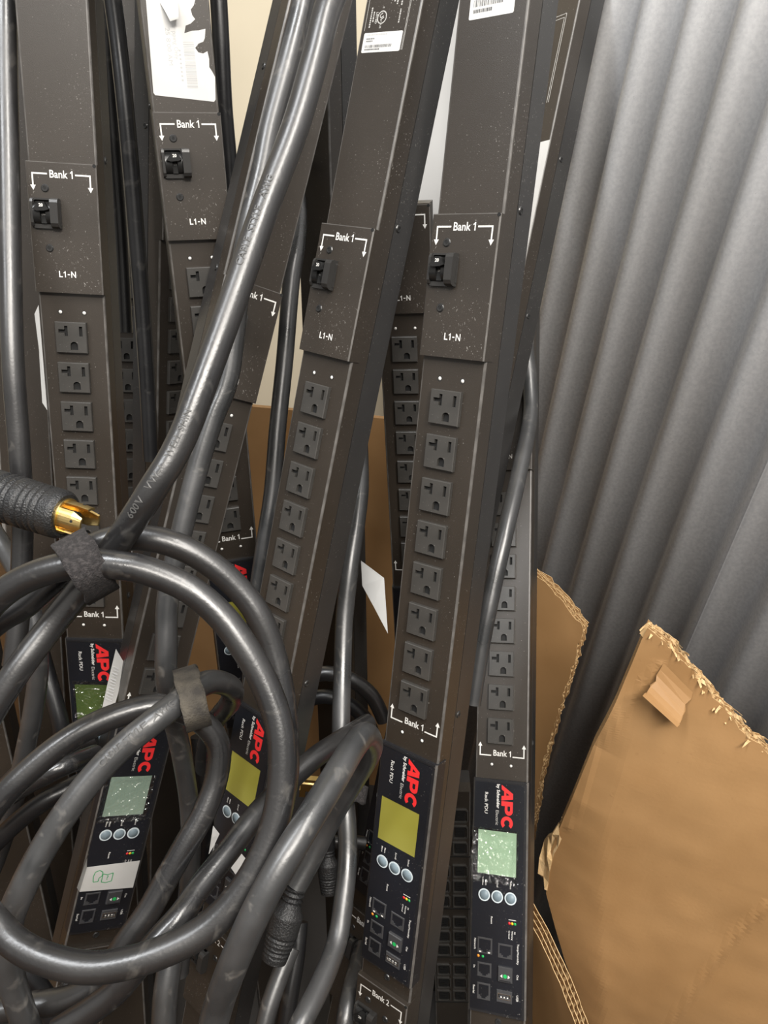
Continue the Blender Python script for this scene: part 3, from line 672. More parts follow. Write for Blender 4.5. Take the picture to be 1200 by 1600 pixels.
# ------------------------------------------------------------------ boards and box behind the strips
def plane_hit(px, py, p0, n):
    d = RAY(px, py); return CAM_LOC+d*((p0-CAM_LOC).dot(n)/d.dot(n))
def rag(pts, step, amp, seed, jag):
    """resample a closed polygon; edges listed in jag get a ragged outline"""
    r = random.Random(seed); out = []; n = len(pts)
    for i in range(n):
        a = Vector(pts[i]); b = Vector(pts[(i+1) % n]); k = max(1, int((b-a).length/step)); d = (b-a).normalized(); nn = Vector((-d.y, d.x))
        for j in range(k):
            p = a+(b-a)*(j/k)
            if i in jag and 0 < j: p = p+nn*r.uniform(-amp, amp)
            out.append((p.x, p.y))
    return out
def sheet(mb, pts, off, t, mat, edge, deform, nstep):
    """thin sheet over polygon pts (u,v), subdivided so deform can bend it"""
    bm = bmesh.new(); vs_ = [bm.verts.new((x, y, 0)) for x, y in pts]
    tri = tessellate_polygon([[Vector((x, y, 0)) for x, y in pts]])
    for tr in tri:
        try: bm.faces.new([vs_[i] for i in tr])
        except ValueError: pass
    xs = [p[0] for p in pts]; ys = [p[1] for p in pts]
    for lo, hi, nrm in ((min(xs), max(xs), (1, 0, 0)), (min(ys), max(ys), (0, 1, 0))):
        q = lo+nstep
        while q < hi:
            bmesh.ops.bisect_plane(bm, geom=bm.verts[:]+bm.edges[:]+bm.faces[:], plane_co=(q*nrm[0], q*nrm[1], 0), plane_no=nrm, dist=1e-6); q += nstep
    bm.verts.index_update(); bm.verts.ensure_lookup_table()
    co = [v.co.copy() for v in bm.verts]; fs = [[v.index for v in f.verts] for f in bm.faces]
    be = [(e.verts[0].index, e.verts[1].index) for e in bm.edges if len(e.link_faces) == 1]; bm.free()
    n = len(co)
    top = [deform(c.x, c.y, off) for c in co]; bot = [deform(c.x, c.y, off-t) for c in co]
    mb.add(top+bot, [tuple(f) for f in fs]+[tuple(n+i for i in reversed(f)) for f in fs], mat, False)
    mb.add(top+bot, [(a, b, n+b, n+a) for a, b in be], edge)
def fluted_board(name, label, cat, poly_px, p0, nrm, thick, plies, jag=(), bend=None, nstep=0.03, seed=1, wave=0.0085, flute_edges=None, ragamp=0.0022, inset=0.0):
    """a board of several liners with fluting between them, drawn on the plane (p0, nrm facing the camera)"""
    nrm = nrm.normalized(); U = Vector((0, 0, 1)).cross(nrm).normalized(); V = nrm.cross(U).normalized()
    pts = []
    for px, py in poly_px:
        h = plane_hit(px, py, p0, nrm)-p0; pts.append((h.dot(U), h.dot(V)))
    cx = sum(p[0] for p in pts)/len(pts); cy = min(p[1] for p in pts)
    base = p0+U*cx+V*cy
    def df(u, v, w_):
        e = bend(u, v) if bend else 0.0
        return p0+U*u+V*v+nrm*(w_+e)-base
    root = empty(name, base); tag(root, label, cat)
    gap = thick/plies
    for k in range(plies+1):
        mb = MB(); sheet(mb, rag(pts, 0.006, ragamp, seed+k, jag), -k*gap, 0.0007, 'card', 'card_edge', df, nstep if k == 0 else 0.03); mb.recalc = True
        link('liner_sheet', mb.mesh('liner_sheet'), root)
    n = len(pts); area2 = sum(pts[i][0]*pts[(i+1) % n][1]-pts[(i+1) % n][0]*pts[i][1] for i in range(n)); sg = 1 if area2 > 0 else -1
    fe = list(range(n)) if flute_edges is None else list(flute_edges); runs = []
    for i in fe:
        if runs and runs[-1][-1] == i-1: runs[-1].append(i)
        else: runs.append([i])
    for k, run in [(k, run) for k in range(plies) for run in runs]:
        mb = MB(); r = random.Random(seed*7+k+run[0])
        for i in run:
            a = Vector(pts[i]); b = Vector(pts[(i+1) % n]); d = (b-a); ln = d.length; d.normalize(); inn = Vector((-d.y, d.x))*sg
            m_ = int(ln/wave*6); v = []; ph = r.uniform(0, 6)
            for j in range(m_+1):
                s_ = ln*j/m_; w_ = -k*gap-gap*0.5-0.0004+math.cos(2*math.pi*s_/wave+ph+0.8*noise.noise(Vector((s_*30, k, seed))))*(gap*0.5-0.0004)
                e0 = r.uniform(-0.0006, 0.0012)
                for dep in (e0, 0.012):
                    q = a+d*s_+inn*dep; v.append(df(q.x, q.y, w_))
            mb.add(v, [(2*j, 2*j+1, 2*j+3, 2*j+2) for j in range(m_)], 'flute')
        link('fluting', mb.mesh('fluting'), root)
    return root, df, pts, (U, V, nrm, p0, base)

# tall carton wall behind the strips
m = MB()
m.box(-0.752, 0.10, 1.30, 1.312, 0.0, 0.93, 'card'); o = link('carton_wall', m.mesh('carton_wall')); tag(o, 'upright brown carton wall behind the strips, below the beige wall', 'box wall')
m = MB(); m.box(-0.752, -0.74, -0.10, 1.29, 0.0, 0.93, 'card'); o = link('carton_wall', m.mesh('carton_wall')); tag(o, 'brown carton wall at the far left side behind the cable loops', 'box wall')
m = MB(); m.box(-0.752, 0.46, -0.125, -0.113, 0.0, 0.98, 'card'); struct('wall_shade_blocker', m)  # unseen near side of the carton, added to shade the lower strips
# white board between the beige wall and the strips
m = MB(); m.box(0.005, 0.16, 1.42, 1.435, 0.0, 2.2, 'white'); o = link('white_board', m.mesh('white_board')); tag(o, 'upright white board glimpsed between the front strips', 'board')
def hit_y(px, py, y):
    d = RAY(px, py); return CAM_LOC+d*(y/d.y)
qa, qb = hit_y(9, 420, 1.26), hit_y(9, 745, 1.26); xl = -0.735
m = MB(); m.prism([(xl, 0), (xl+0.03, 0), (xl+0.05, qb.z-0.12), (qb.x, qb.z), (qa.x, qa.z+0.2), (xl, qa.z+0.2)], 0, 0.012, 'white')
m.v = [(x, 1.272-z, y) for x, y, z in m.v]
o = link('white_board', m.mesh('white_board')); tag(o, 'white board at the left edge of the picture beside the cable', 'board')

# torn carton flaps on the right
NB = Vector((-0.60, -0.78, 0.04))
fluted_board('carton_flap', 'torn brown carton flap standing right of the pale green screen strip, corner pointing up', 'carton flap',
             [(800, 872), (845, 905), (880, 940), (911, 981), (892, 1050), (866, 1130), (845, 1210), (833, 1290), (815, 1370), (790, 1375)],
             P(880, 1050, 0.945), NB, 0.0155, 4, jag=(0, 1, 2, 3, 4, 5, 6, 7), seed=4, flute_edges=(0, 1, 2, 3, 4, 5, 6, 7), wave=0.0075)
NF = Vector((-0.30, -0.93, 0.10))
_pf = P(1030, 1300, 0.80)
_nf = NF.normalized(); _uf = Vector((0, 0, 1)).cross(_nf).normalized(); _vf = _nf.cross(_uf).normalized()
def _fl(px, py):
    h = plane_hit(px, py, _pf, _nf)-_pf; return Vector((h.dot(_uf), h.dot(_vf)))
CREASE = [_fl(*q) for q in ((1200, 1412), (1145, 1465), (1085, 1540), (1040, 1605), (1000, 1690))]
LIP = [_fl(*q) for q in ((1030, 1040), (1005, 1072), (965, 1130), (930, 1180), (905, 1262), (885, 1310))]
FOLD = [_fl(*q) for q in ((985, 1180), (955, 1280), (944, 1400), (944, 1500), (950, 1620), (960, 1760))]
def seg_dist(p, line):
    best = 9.0; sgn = 1.0
    for a, b in zip(line, line[1:]):
        d = b-a; t = max(0.0, min(1.0, (p-a).dot(d)/d.length_squared)); q = p-(a+d*t)
        if q.length < best: best = q.length; sgn = 1.0 if d.x*q.y-d.y*q.x > 0 else -1.0
    return best, sgn
def bend_front(u, v):
    p = Vector((u, v)); e = 0.0
    d, sg = seg_dist(p, FOLD)
    fx = (FOLD[0].x if v > FOLD[0].y else FOLD[-1].x if v < FOLD[-1].y else None)
    if fx is None:
        for a, b in zip(FOLD, FOLD[1:]):
            if b.y <= v <= a.y: fx = a.x+(b.x-a.x)*(a.y-v)/max(1e-9, a.y-b.y); break
    w_ = max(0.0, fx-u)*min(1.0, max(0.0, (FOLD[0].y+0.05-v)/0.06))
    e -= 0.42*(math.sqrt(w_*w_+0.00008)-0.009)                      # the strip left of the fold turns back
    d, sg = seg_dist(p, CREASE); e += 0.0016*math.exp(-(d/0.004)**2)
    d, sg = seg_dist(p, LIP); e += 0.0014*math.exp(-(d/0.004)**2)
    e += 0.006*noise.noise(Vector((u*7, v*7, 3)))+0.0010*noise.noise(Vector((u*30, v*30, 8)))
    return e
front, dff, fpts, FR = fluted_board('carton_flap', 'large brown carton flap in the lower right corner with a torn top edge', 'carton flap',
             [(1012, 982), (1040, 1004), (1075, 1042), (1110, 1080), (1150, 1130), (1200, 1178), (1222, 1200), (1222, 1760), (965, 1760), (915, 1602), (880, 1520), (848, 1424), (850, 1370), (872, 1310), (896, 1250), (925, 1178), (962, 1100), (985, 1045), (1003, 1000)],
             _pf, NF, 0.0175, 4, jag=(0, 1, 2, 3, 4, 5), bend=bend_front, seed=9, flute_edges=(0, 1, 2, 3, 4, 5, 10, 11, 12), ragamp=0.0028, wave=0.008, nstep=0.006)
U_, V_, N_, P0_, B0_ = FR
def on_front(px, py):
    h = plane_hit(px, py, P0_, N_)-P0_; return h.dot(U_), h.dot(V_)
# torn shreds along the top edge
r = random.Random(21)
edge_px = [(1012, 982), (1040, 1004), (1075, 1042), (1110, 1080), (1150, 1130), (1200, 1178)]
for i in range(70):
    k = r.randrange(len(edge_px)-1); t = r.random()
    ex = edge_px[k][0]+(edge_px[k+1][0]-edge_px[k][0])*t; ey = edge_px[k][1]+(edge_px[k+1][1]-edge_px[k][1])*t
    u, v = on_front(ex, ey); ln = r.uniform(0.004, 0.011); w_ = r.uniform(0.0015, 0.0045); an = r.uniform(-2.6, 0.6); off = -r.uniform(0.0, 0.017)
    mb = MB(); vv = []
    for j in range(4):
        q = j/3; uu = u+math.cos(an)*ln*q; v2 = v+math.sin(an)*ln*q; lift = off+ln*0.9*q*q
        px_, py_ = -math.sin(an)*w_*0.5*(1-0.6*q), math.cos(an)*w_*0.5*(1-0.6*q)
        vv += [dff(uu+px_, v2+py_, lift+r.uniform(-0.001, 0.001)), dff(uu-px_, v2-py_, lift+r.uniform(-0.001, 0.001))]
    vv2 = [Vector(p)-N_*0.0005 for p in vv]
    mb.add(vv+vv2, [(2*j, 2*j+1, 2*j+3, 2*j+2) for j in range(3)]+[(8+2*j, 8+2*j+2, 8+2*j+3, 8+2*j+1) for j in range(3)]+[(0, 2, 10, 8), (2, 4, 12, 10), (4, 6, 14, 12), (1, 9, 11, 3), (3, 11, 13, 5), (5, 13, 15, 7), (6, 7, 15, 14), (0, 8, 9, 1)], 'card_edge')
    link('torn_shred', mb.mesh('torn_shred'), front)
# piece of the board peeled forward near the apex
mb = MB(); a0 = on_front(1038, 1038); a1 = on_front(1082, 1082); vv = []
nj = 7
for lay in (0, 1):
    for j in range(nj+1):
        q = j/nj; an = q*2.0; rad = 0.014+0.004*lay
        for e_ in (a0, a1):
            off = 0.001+rad*(1-math.cos(an)); dn = -0.020*math.sin(an)-0.008*q
            vv.append(dff(e_[0]-0.012*q*(1 if e_ is a0 else 0.55)+0.003*noise.noise(Vector((j*0.8, lay, e_[0]*40))), e_[1]+dn, off+0.0015*noise.noise(Vector((j, e_[1]*50, 2)))))
n2 = 2*(nj+1)
fs = []
for j in range(nj):
    fs += [(2*j, 2*j+1, 2*j+3, 2*j+2), (n2+2*j, n2+2*j+2, n2+2*j+3, n2+2*j+1), (2*j, 2*j+2, n2+2*j+2, n2+2*j), (2*j+1, n2+2*j+1, n2+2*j+3, 2*j+3)]
fs.append((2*nj, 2*nj+1, n2+2*nj+1, n2+2*nj))
mb.add(vv, fs, 'card'); link('peeled_tab', mb.mesh('peeled_tab'), front)
# crumpled tongue at the left of the big flap
mb = MB(); vv = []
tong = [(868, 1312), (858, 1326), (850, 1338), (842, 1352), (836, 1372), (834, 1395), (842, 1410)]
inn_ = [(874, 1330), (868, 1345), (862, 1356), (858, 1370), (854, 1388), (852, 1405), (850, 1418)]
for k, (a, b) in enumerate(zip(tong, inn_)):
    ua = on_front(*a); ub = on_front(*b)
    vv += [dff(ua[0], ua[1], -0.004+0.006*math.sin(k*1.7)), dff((ua[0]+ub[0])/2, (ua[1]+ub[1])/2, 0.004*math.cos(k*2.1)), dff(ub[0], ub[1], 0.001)]
n2 = len(vv); vv += [Vector(p)-N_*0.004 for p in vv]
fs = []
for k in range(6):
    for c in (0, 1): fs += [(3*k+c, 3*k+c+1, 3*k+c+4, 3*k+c+3), (n2+3*k+c, n2+3*k+c+3, n2+3*k+c+4, n2+3*k+c+1)]
    fs += [(3*k, 3*k+3, n2+3*k+3, n2+3*k), (3*k+2, n2+3*k+2, n2+3*k+5, 3*k+5)]
mb.add(vv, fs, 'card_edge'); link('crumpled_tongue', mb.mesh('crumpled_tongue'), front)
# lower flap, its fluted edge showing at the left of the big flap
NL = Vector((-0.84, -0.50, -0.10))
fluted_board('carton_flap', 'lower carton flap under the big one, only its fluted cut edge and dark face showing', 'carton flap',
             [(806, 1400), (840, 1462), (874, 1535), (903, 1612), (950, 1720), (850, 1740), (800, 1560)],
             P(850, 1520, 0.84), NL, 0.014, 3, seed=15, flute_edges=(0, 1, 2, 3), wave=0.0085, ragamp=0.001, jag=(0, 1, 2))

# ------------------------------------------------------------------ cables
CR = 0.0088
def world_path(pts, step=0.006):
    return catmull([P(*p) for p in pts], step)
def cable(label, pts, r=CR, mat='cable', group='black power cables', n=16, name='power_cable', rooted=False, words=None):
    path = world_path(pts); base = min(path, key=lambda p: p.z).copy()
    mb = MB(); tube_geo(mb, [p-base for p in path], r, mat, n)
    if words is None:
        o = link(name, mb.mesh(name)); o.location = base; tag(o, label, 'cable', group); return o, path
    root = empty(name, base); tag(root, label, 'cable', group); link('jacket', mb.mesh('jacket'), root)
    for text, s0, th, size in words:
        v, f = text_geo(text, size, 0.00012); xs = [p[0] for p in v]; x0 = min(xs); ln = max(xs)-x0
        cum = [0.0]
        for i in range(1, len(path)): cum.append(cum[-1]+(path[i]-path[i-1]).length)
        fr = frames(path, CAM_LOC); out = []
        for x, y in v:
            s_ = s0-(x-x0)
            i = max(0, min(len(path)-2, next((j for j, c in enumerate(cum) if c > s_), len(path)-1)-1)); t = (s_-cum[i])/max(1e-6, cum[i+1]-cum[i])
            p = path[i].lerp(path[i+1], t); a = fr[i][2]; b = fr[i][3]; an = th+y/r
            out.append(p+(a*math.cos(an)+b*math.sin(an))*(r+0.0003)-base)
        m2 = MB(); m2.add(out, f, 'emboss'); link('embossed_lettering', m2.mesh('embossed_lettering'), root)
    return root, path

cable('thick black cable hanging diagonally across the front, embossed lettering along it', [(560, -80, .50), (517, 0, .485), (490, 100, .48), (461, 200, .478), (411, 333, .474), (371, 450, .47), (328, 570, .466), (282, 690, .462), (235, 770, .46), (186, 845, .474), (140, 905, .484), (85, 972, .484), (28, 1047, .475), (-25, 1130, .47)],
      words=[('600V   VW-1   WELL SHIN', 0.400, 0.35, 0.0064), ('CABLE  STYLE   AWG', 0.235, 0.45, 0.0064)])
cable('second cable beside the diagonal one, dropping straight into the lower bundle', [(482, -40, .60), (470, 20, .60), (447, 110, .60), (423, 200, .60), (410, 267, .60), (390, 350, .60), (372, 460, .605), (357, 587, .61), (333, 653, .61), (313, 717, .61), (297, 777, .61), (284, 830, .61), (268, 900, .61), (261, 950, .61), (260, 1010, .61), (260, 1060, .615), (268, 1110, .64), (284, 1180, .67), (296, 1260, .69), (298, 1340, .70), (290, 1430, .71), (280, 1520, .72)], mat='cable_grey')
cable('thick cable along the left edge of the picture', [(9, -40, .62), (10, 100, .62), (13, 250, .62), (16, 400, .62), (20, 560, .62), (30, 700, .63), (35, 800, .64), (34, 880, .645), (30, 960, .645), (20, 1040, .645)])
cable('dark cable hanging right of the torn-label strip', [(340, -30, .72), (345, 60, .735), (350, 160, .755), (357, 240, .775), (363, 320, .79), (372, 420, .80)], mat='cable_dark', r=0.0082)
cable('shiny cable with a nick, left of the strip with the certification mark', [(452, 250, .82), (466, 320, .80), (464, 385, .78), (455, 440, .772), (445, 560, .775), (434, 667, .775), (426, 767, .775), (416, 833, .775), (404, 915, .78), (396, 1000, .79), (390, 1080, .80)], mat='cable_grey')
cable('pale worn cable hanging between the two front strips', [(562, 690, .80), (563, 760, .775), (557, 817, .76), (547, 883, .75), (538, 967, .745), (535, 1050, .735), (533, 1133, .72), (535, 1200, .705), (541, 1272, .69), (543, 1337, .68), (537, 1403, .665), (527, 1469, .65), (503, 1534, .62), (470, 1600, .59), (440, 1660, .58)], mat='cable_grey')
cable('silvery cable tucked between the frontmost strip and the rightmost one', [(822, 540, .885), (829, 640, .86), (812, 735, .80), (790, 830, .762), (768, 930, .752), (752, 1010, .75), (738, 1100, .75)], mat='cable_grey', r=0.0086)
# coils
cable('big front loop of black cable bound at the top by fabric strap', [(-60, 1010, .47), (-10, 940, .462), (50, 900, .458), (130, 880, .455), (190, 884, .455), (233, 893, .456), (295, 920, .458), (345, 962, .46), (383, 1013, .46), (413, 1067, .46), (436, 1133, .458), (441, 1200, .455), (434, 1267, .452), (413, 1333, .448), (375, 1397, .444), (317, 1455, .44), (233, 1495, .436), (150, 1512, .435), (83, 1502, .437), (33, 1480, .44), (-5, 1445, .445), (-60, 1380, .45)])
cable('loop of black cable just behind the big front loop', [(-50, 1010, .50), (0, 968, .50), (40, 945, .50), (85, 905, .498), (135, 862, .496), (180, 842, .496), (233, 841, .498), (283, 855, .50), (333, 884, .505), (377, 925, .51), (404, 962, .512), (425, 1015, .515), (440, 1080, .515), (447, 1150, .515), (446, 1220, .515), (430, 1300, .53)])
cable('black cable arching from the left edge over the lower screen and down again', [(-50, 1320, .52), (0, 1250, .52), (50, 1200, .525), (100, 1160, .53), (150, 1131, .535), (200, 1112, .54), (248, 1103, .545), (305, 1120, .55), (340, 1160, .555), (338, 1215, .555), (320, 1267, .55), (293, 1315, .545), (260, 1373, .54), (230, 1427, .535), (195, 1475, .53), (160, 1530, .53), (110, 1560, .53), (40, 1572, .53), (-40, 1585, .53)], mat='cable')
cable('lettered cable curving down from the dusty strap toward the lower left', [(318, 1200, .80), (322, 1165, .75), (338, 1125, .69), (358, 1100, .64), (364, 1080, .60), (350, 1068, .575), (325, 1066, .55), (300, 1080, .53), (270, 1104, .515), (240, 1127, .505), (190, 1168, .50), (145, 1215, .495), (105, 1267, .49), (67, 1327, .487), (36, 1387, .485), (15, 1440, .485), (12, 1500, .49), (30, 1570, .50), (60, 1650, .51)], mat='cable_grey',
      words=[('CABLE STYLE  AWG  600V', 0.40, 0.2, 0.0062)])
cable('cable bending over beside the pale hanging cable and running to the bottom edge', [(462, 1388, .635), (483, 1350, .64), (505, 1305, .642), (530, 1258, .635), (556, 1215, .615), (573, 1186, .585), (580, 1164, .555), (570, 1148, .52), (550, 1170, .495), (520, 1220, .465), (480, 1285, .442), (440, 1350, .43), (400, 1425, .426), (365, 1505, .432), (340, 1575, .445), (322, 1650, .445)], mat='cable_grey')
cable('cable sweeping from beside the olive screen to the lower left under the big loop', [(575, 1130, .70), (535, 1155, .66), (497, 1180, .63), (460, 1212, .61), (425, 1247, .59), (395, 1280, .57), (353, 1335, .55), (310, 1390, .53), (283, 1430, .515), (247, 1470, .505), (210, 1515, .50), (180, 1550, .50), (140, 1580, .50), (90, 1612, .50)], mat='cable')
cable('short cable length running down at the bottom edge under the big loop', [(275, 1440, .56), (265, 1510, .55), (258, 1560, .545), (254, 1640, .54)], mat='cable_grey')
cable('thin cable pair member rising from the bottom edge below the hanging plug', [(455, 1480, .66), (437, 1525, .65), (420, 1575, .64), (405, 1640, .63)], mat='cable_grey', r=0.0078)
cable('cable behind the hanging plug at the bottom edge', [(468, 1440, .70), (462, 1500, .69), (452, 1560, .68), (440, 1640, .67)], mat='cable_dark', r=0.008)
cable('dark cable left of the second breaker of the frontmost strip', [(566, 1480, .80), (552, 1530, .76), (541, 1580, .73), (532, 1650, .72)], mat='cable_grey', r=0.0085)
cable('cable arc crossing the dark gap between the front strips, upper', [(470, 1060, .86), (510, 1052, .85), (548, 1062, .85), (580, 1086, .86), (600, 1125, .87)], r=0.0085)
cable('cable arc crossing the dark gap between the front strips, lower', [(465, 1100, .88), (505, 1088, .87), (545, 1100, .87), (575, 1130, .88), (590, 1175, .89)], mat='cable_dark', r=0.0085)
cable('short shiny cable crossing behind the pale hanging cable', [(470, 1335, .84), (500, 1320, .84), (530, 1314, .84), (570, 1318, .845)], r=0.0075)
cable('grey cable bending down at the left edge behind the loops', [(-30, 800, .72), (5, 855, .71), (35, 910, .69), (52, 970, .685), (60, 1040, .685), (52, 1110, .695), (38, 1180, .71), (20, 1260, .73), (-5, 1340, .74), (-40, 1420, .75)], mat='cable_grey')
cable('black cable slanting in front of the brown carton at the left', [(56, 990, .78), (70, 1040, .775), (84, 1090, .77), (96, 1140, .77), (100, 1200, .78)], mat='cable_dark', r=0.0085)
cable('shiny cable stub rising toward the dark green screen strip', [(-10, 1245, .73), (30, 1205, .73), (60, 1182, .73), (100, 1168, .73), (150, 1150, .735)], r=0.0078)
cable('dim cable lying left of the grey-green screen, upper', [(-40, 1290, .66), (20, 1240, .66), (70, 1212, .66), (105, 1195, .665), (150, 1178, .70)], r=0.0085)
cable('dim cable lying left of the grey-green screen, lower', [(-40, 1350, .68), (15, 1295, .68), (60, 1258, .68), (95, 1238, .685), (140, 1215, .70)], mat='cable_dark', r=0.0085)
cable('glossy dark cable running down left of the torn-label strip', [(172, -30, .72), (184, 60, .735), (196, 170, .75), (206, 280, .77), (214, 380, .79), (222, 480, .81), (230, 600, .83), (236, 720, .85)], mat='cable_dark', r=0.0085)
cable('thin dark cable left of the glossy one, top of the picture', [(158, -30, .80), (170, 100, .83), (180, 240, .86), (190, 380, .885), (197, 520, .905)], mat='cable_dark', r=0.0075)
cable('black cable in the bottom left corner', [(-30, 1460, .60), (15, 1500, .60), (60, 1545, .605), (90, 1600, .61), (110, 1660, .62)], mat='cable_dark')
cable('dark cable hanging at the back between the loops', [(310, 1150, .84), (318, 1220, .845), (322, 1300, .85), (318, 1380, .86), (310, 1470, .87)], mat='cable_dark')

# ------------------------------------------------------------------ plugs
def lathe(mb, path, radii, mat, n=28, smooth=True):
    fr = frames(path, CAM_LOC+Vector((0.3, -0.5, 1))); v = []; f = []
    for (p, t, a, b), r_ in zip(fr, radii):
        for j in range(n):
            an = 2*math.pi*j/n; v.append(p+a*(r_*math.cos(an))+b*(r_*math.sin(an)))
    for i in range(len(fr)-1):
        for j in range(n):
            k = (j+1) % n; f.append((i*n+j, i*n+k, (i+1)*n+k, (i+1)*n+j))
    mb.add(v, f, mat, smooth)
    mb.add(v[:n], [tuple(range(n))[::-1]], mat); mb.add(v[-n:], [tuple(range(n))], mat)
# locking plug with brass blades, upper left
a = P(-75, 752, .60); b = P(103, 806, .575); ax = (b-a); ln = ax.length; ax.normalize()
root = empty('locking_plug', P(30, 830, .60)); tag(root, 'black ribbed plug with brass blades pointing right, at the left edge', 'plug')
o0 = root.location
path = []; rad = []; k = 90
for i in range(k+1):
    t = i/k; path.append(a+ax*(ln*t)-o0)
    r_ = 0.0195 if t > 0.35 else 0.0155+0.004*(t/0.35)
    if t > 0.95: r_ -= 0.0025*((t-0.95)/0.05)**2
    r_ -= 0.0015*max(0, (t-0.6))
    for c in (0.50, 0.555, 0.61, 0.70, 0.755, 0.81, 0.865):
        if abs(t-c) < 0.012: r_ -= 0.0013
    rad.append(r_)
mb = MB(); lathe(mb, path, rad, 'plug'); link('plug_body', mb.mesh('plug_body'), root)
side = ax.cross(CAM_LOC-b).normalized(); fwd = side.cross(ax).normalized()
mb = MB(); lathe(mb, [b-ax*0.003-o0, b+ax*0.0012-o0], [0.0142, 0.0138], 'brass'); link('brass_face', mb.mesh('brass_face'), root)
mb = MB(); lathe(mb, [b-o0, b+ax*0.010-o0, b+ax*0.0105-o0], [0.0055, 0.0055, 0.0045], 'slot'); link('plug_core', mb.mesh('plug_core'), root)
for an0, an1, hook in ((-48, 22, 1), (48, 100, 1), (128, 190, 0), (225, 285, 0)):
    mb = MB(); v = []; f = []; nb = 8; m1 = nb+1
    for rr in (0.0124, 0.0106):
        for tt in (0.0, 0.013, 0.0215):
            for i in range(nb+1):
                q = i/nb
                if tt > 0.02 and hook: q = q*0.80
                if tt > 0.02 and not hook: q = 0.15+q*0.7
                an = math.radians(an0+(an1-an0)*q); v.append(b+ax*tt+(fwd*math.cos(an)-side*math.sin(an))*(rr-0.0006*(tt > 0.02))-o0)
    for lay in (0, 1):
        o_ = lay*3*m1
        for j in range(2):
            for i in range(nb):
                q = (o_+j*m1+i, o_+j*m1+i+1, o_+(j+1)*m1+i+1, o_+(j+1)*m1+i); f.append(q if lay == 0 else q[::-1])
    for i in range(nb): f.append((2*m1+i, 2*m1+i+1, 5*m1+i+1, 5*m1+i))
    for i in (0, nb):
        for j in range(2): f.append((j*m1+i, (j+1)*m1+i, 3*m1+(j+1)*m1+i, 3*m1+j*m1+i))
    mb.add(v, f, 'brass'); bl = link('brass_blade', mb.mesh('brass_blade'), root)
    if hook:
        am = math.radians((an0+an1)/2); d_ = fwd*math.cos(am)-side*math.sin(am)
        mb = MB(); lathe(mb, [b+ax*0.014+d_*0.0115-o0, b+ax*0.014+d_*0.0126-o0], [0.0011, 0.0011], 'slot', 10); link('blade_hole', mb.mesh('blade_hole'), bl)

def small_plug(label, top, bot, r, cord, cordmat):
    a = P(*top); b = P(*bot); ax = b-a; ln = ax.length; ax.normalize()
    root = empty('cord_plug', b); tag(root, label, 'plug')
    path = []; rad = []
    for i in range(61):
        t = i/60; path.append(a+ax*ln*t-b)
        q = r*0.72 if t < 0.25 else r*(0.72+0.33*min(1, (t-0.25)/0.12))
        if t > 0.62: q *= 1-0.22*(t-0.62)/0.38
        for c in (0.06, 0.13, 0.20):
            if abs(t-c) < 0.02: q *= 0.78
        for c in (0.66, 0.72, 0.78, 0.84, 0.90):
            if abs(t-c) < 0.012: q *= 0.90
        rad.append(q)
    mb = MB(); lathe(mb, path, rad, 'plug', 22); link('plug_body', mb.mesh('plug_body'), root)
    if cord:
        mb = MB(); tube_geo(mb, [p-b for p in world_path(cord)], 0.0082, cordmat); link('cord', mb.mesh('cord'), root)
small_plug('black plug with ribbed grip hanging below the bent cable near the bottom', (462, 1385, .635), (428, 1500, .63), 0.0128, None, None)
small_plug('smaller dim plug behind the pale hanging cable', (512, 1322, .80), (514, 1395, .80), 0.0105, [(506, 1250, .81), (510, 1290, .80), (512, 1325, .80)], 'cable_dark')
mb = MB(); q = P(482, 1226, .80); mb.box(-0.008, 0.008, -0.004, 0.004, -0.006, 0.006, 'brass', 0.0015); mb.box(-0.004, 0.012, -0.003, 0.003, 0.006, 0.010, 'brass'); mb.box(-0.009, -0.003, -0.003, 0.003, -0.016, -0.006, 'brass')
o = link('brass_terminal', mb.mesh('brass_terminal')); o.location = q; tag(o, 'small brass terminal glinting in the gap behind the crossing cables', 'terminal')

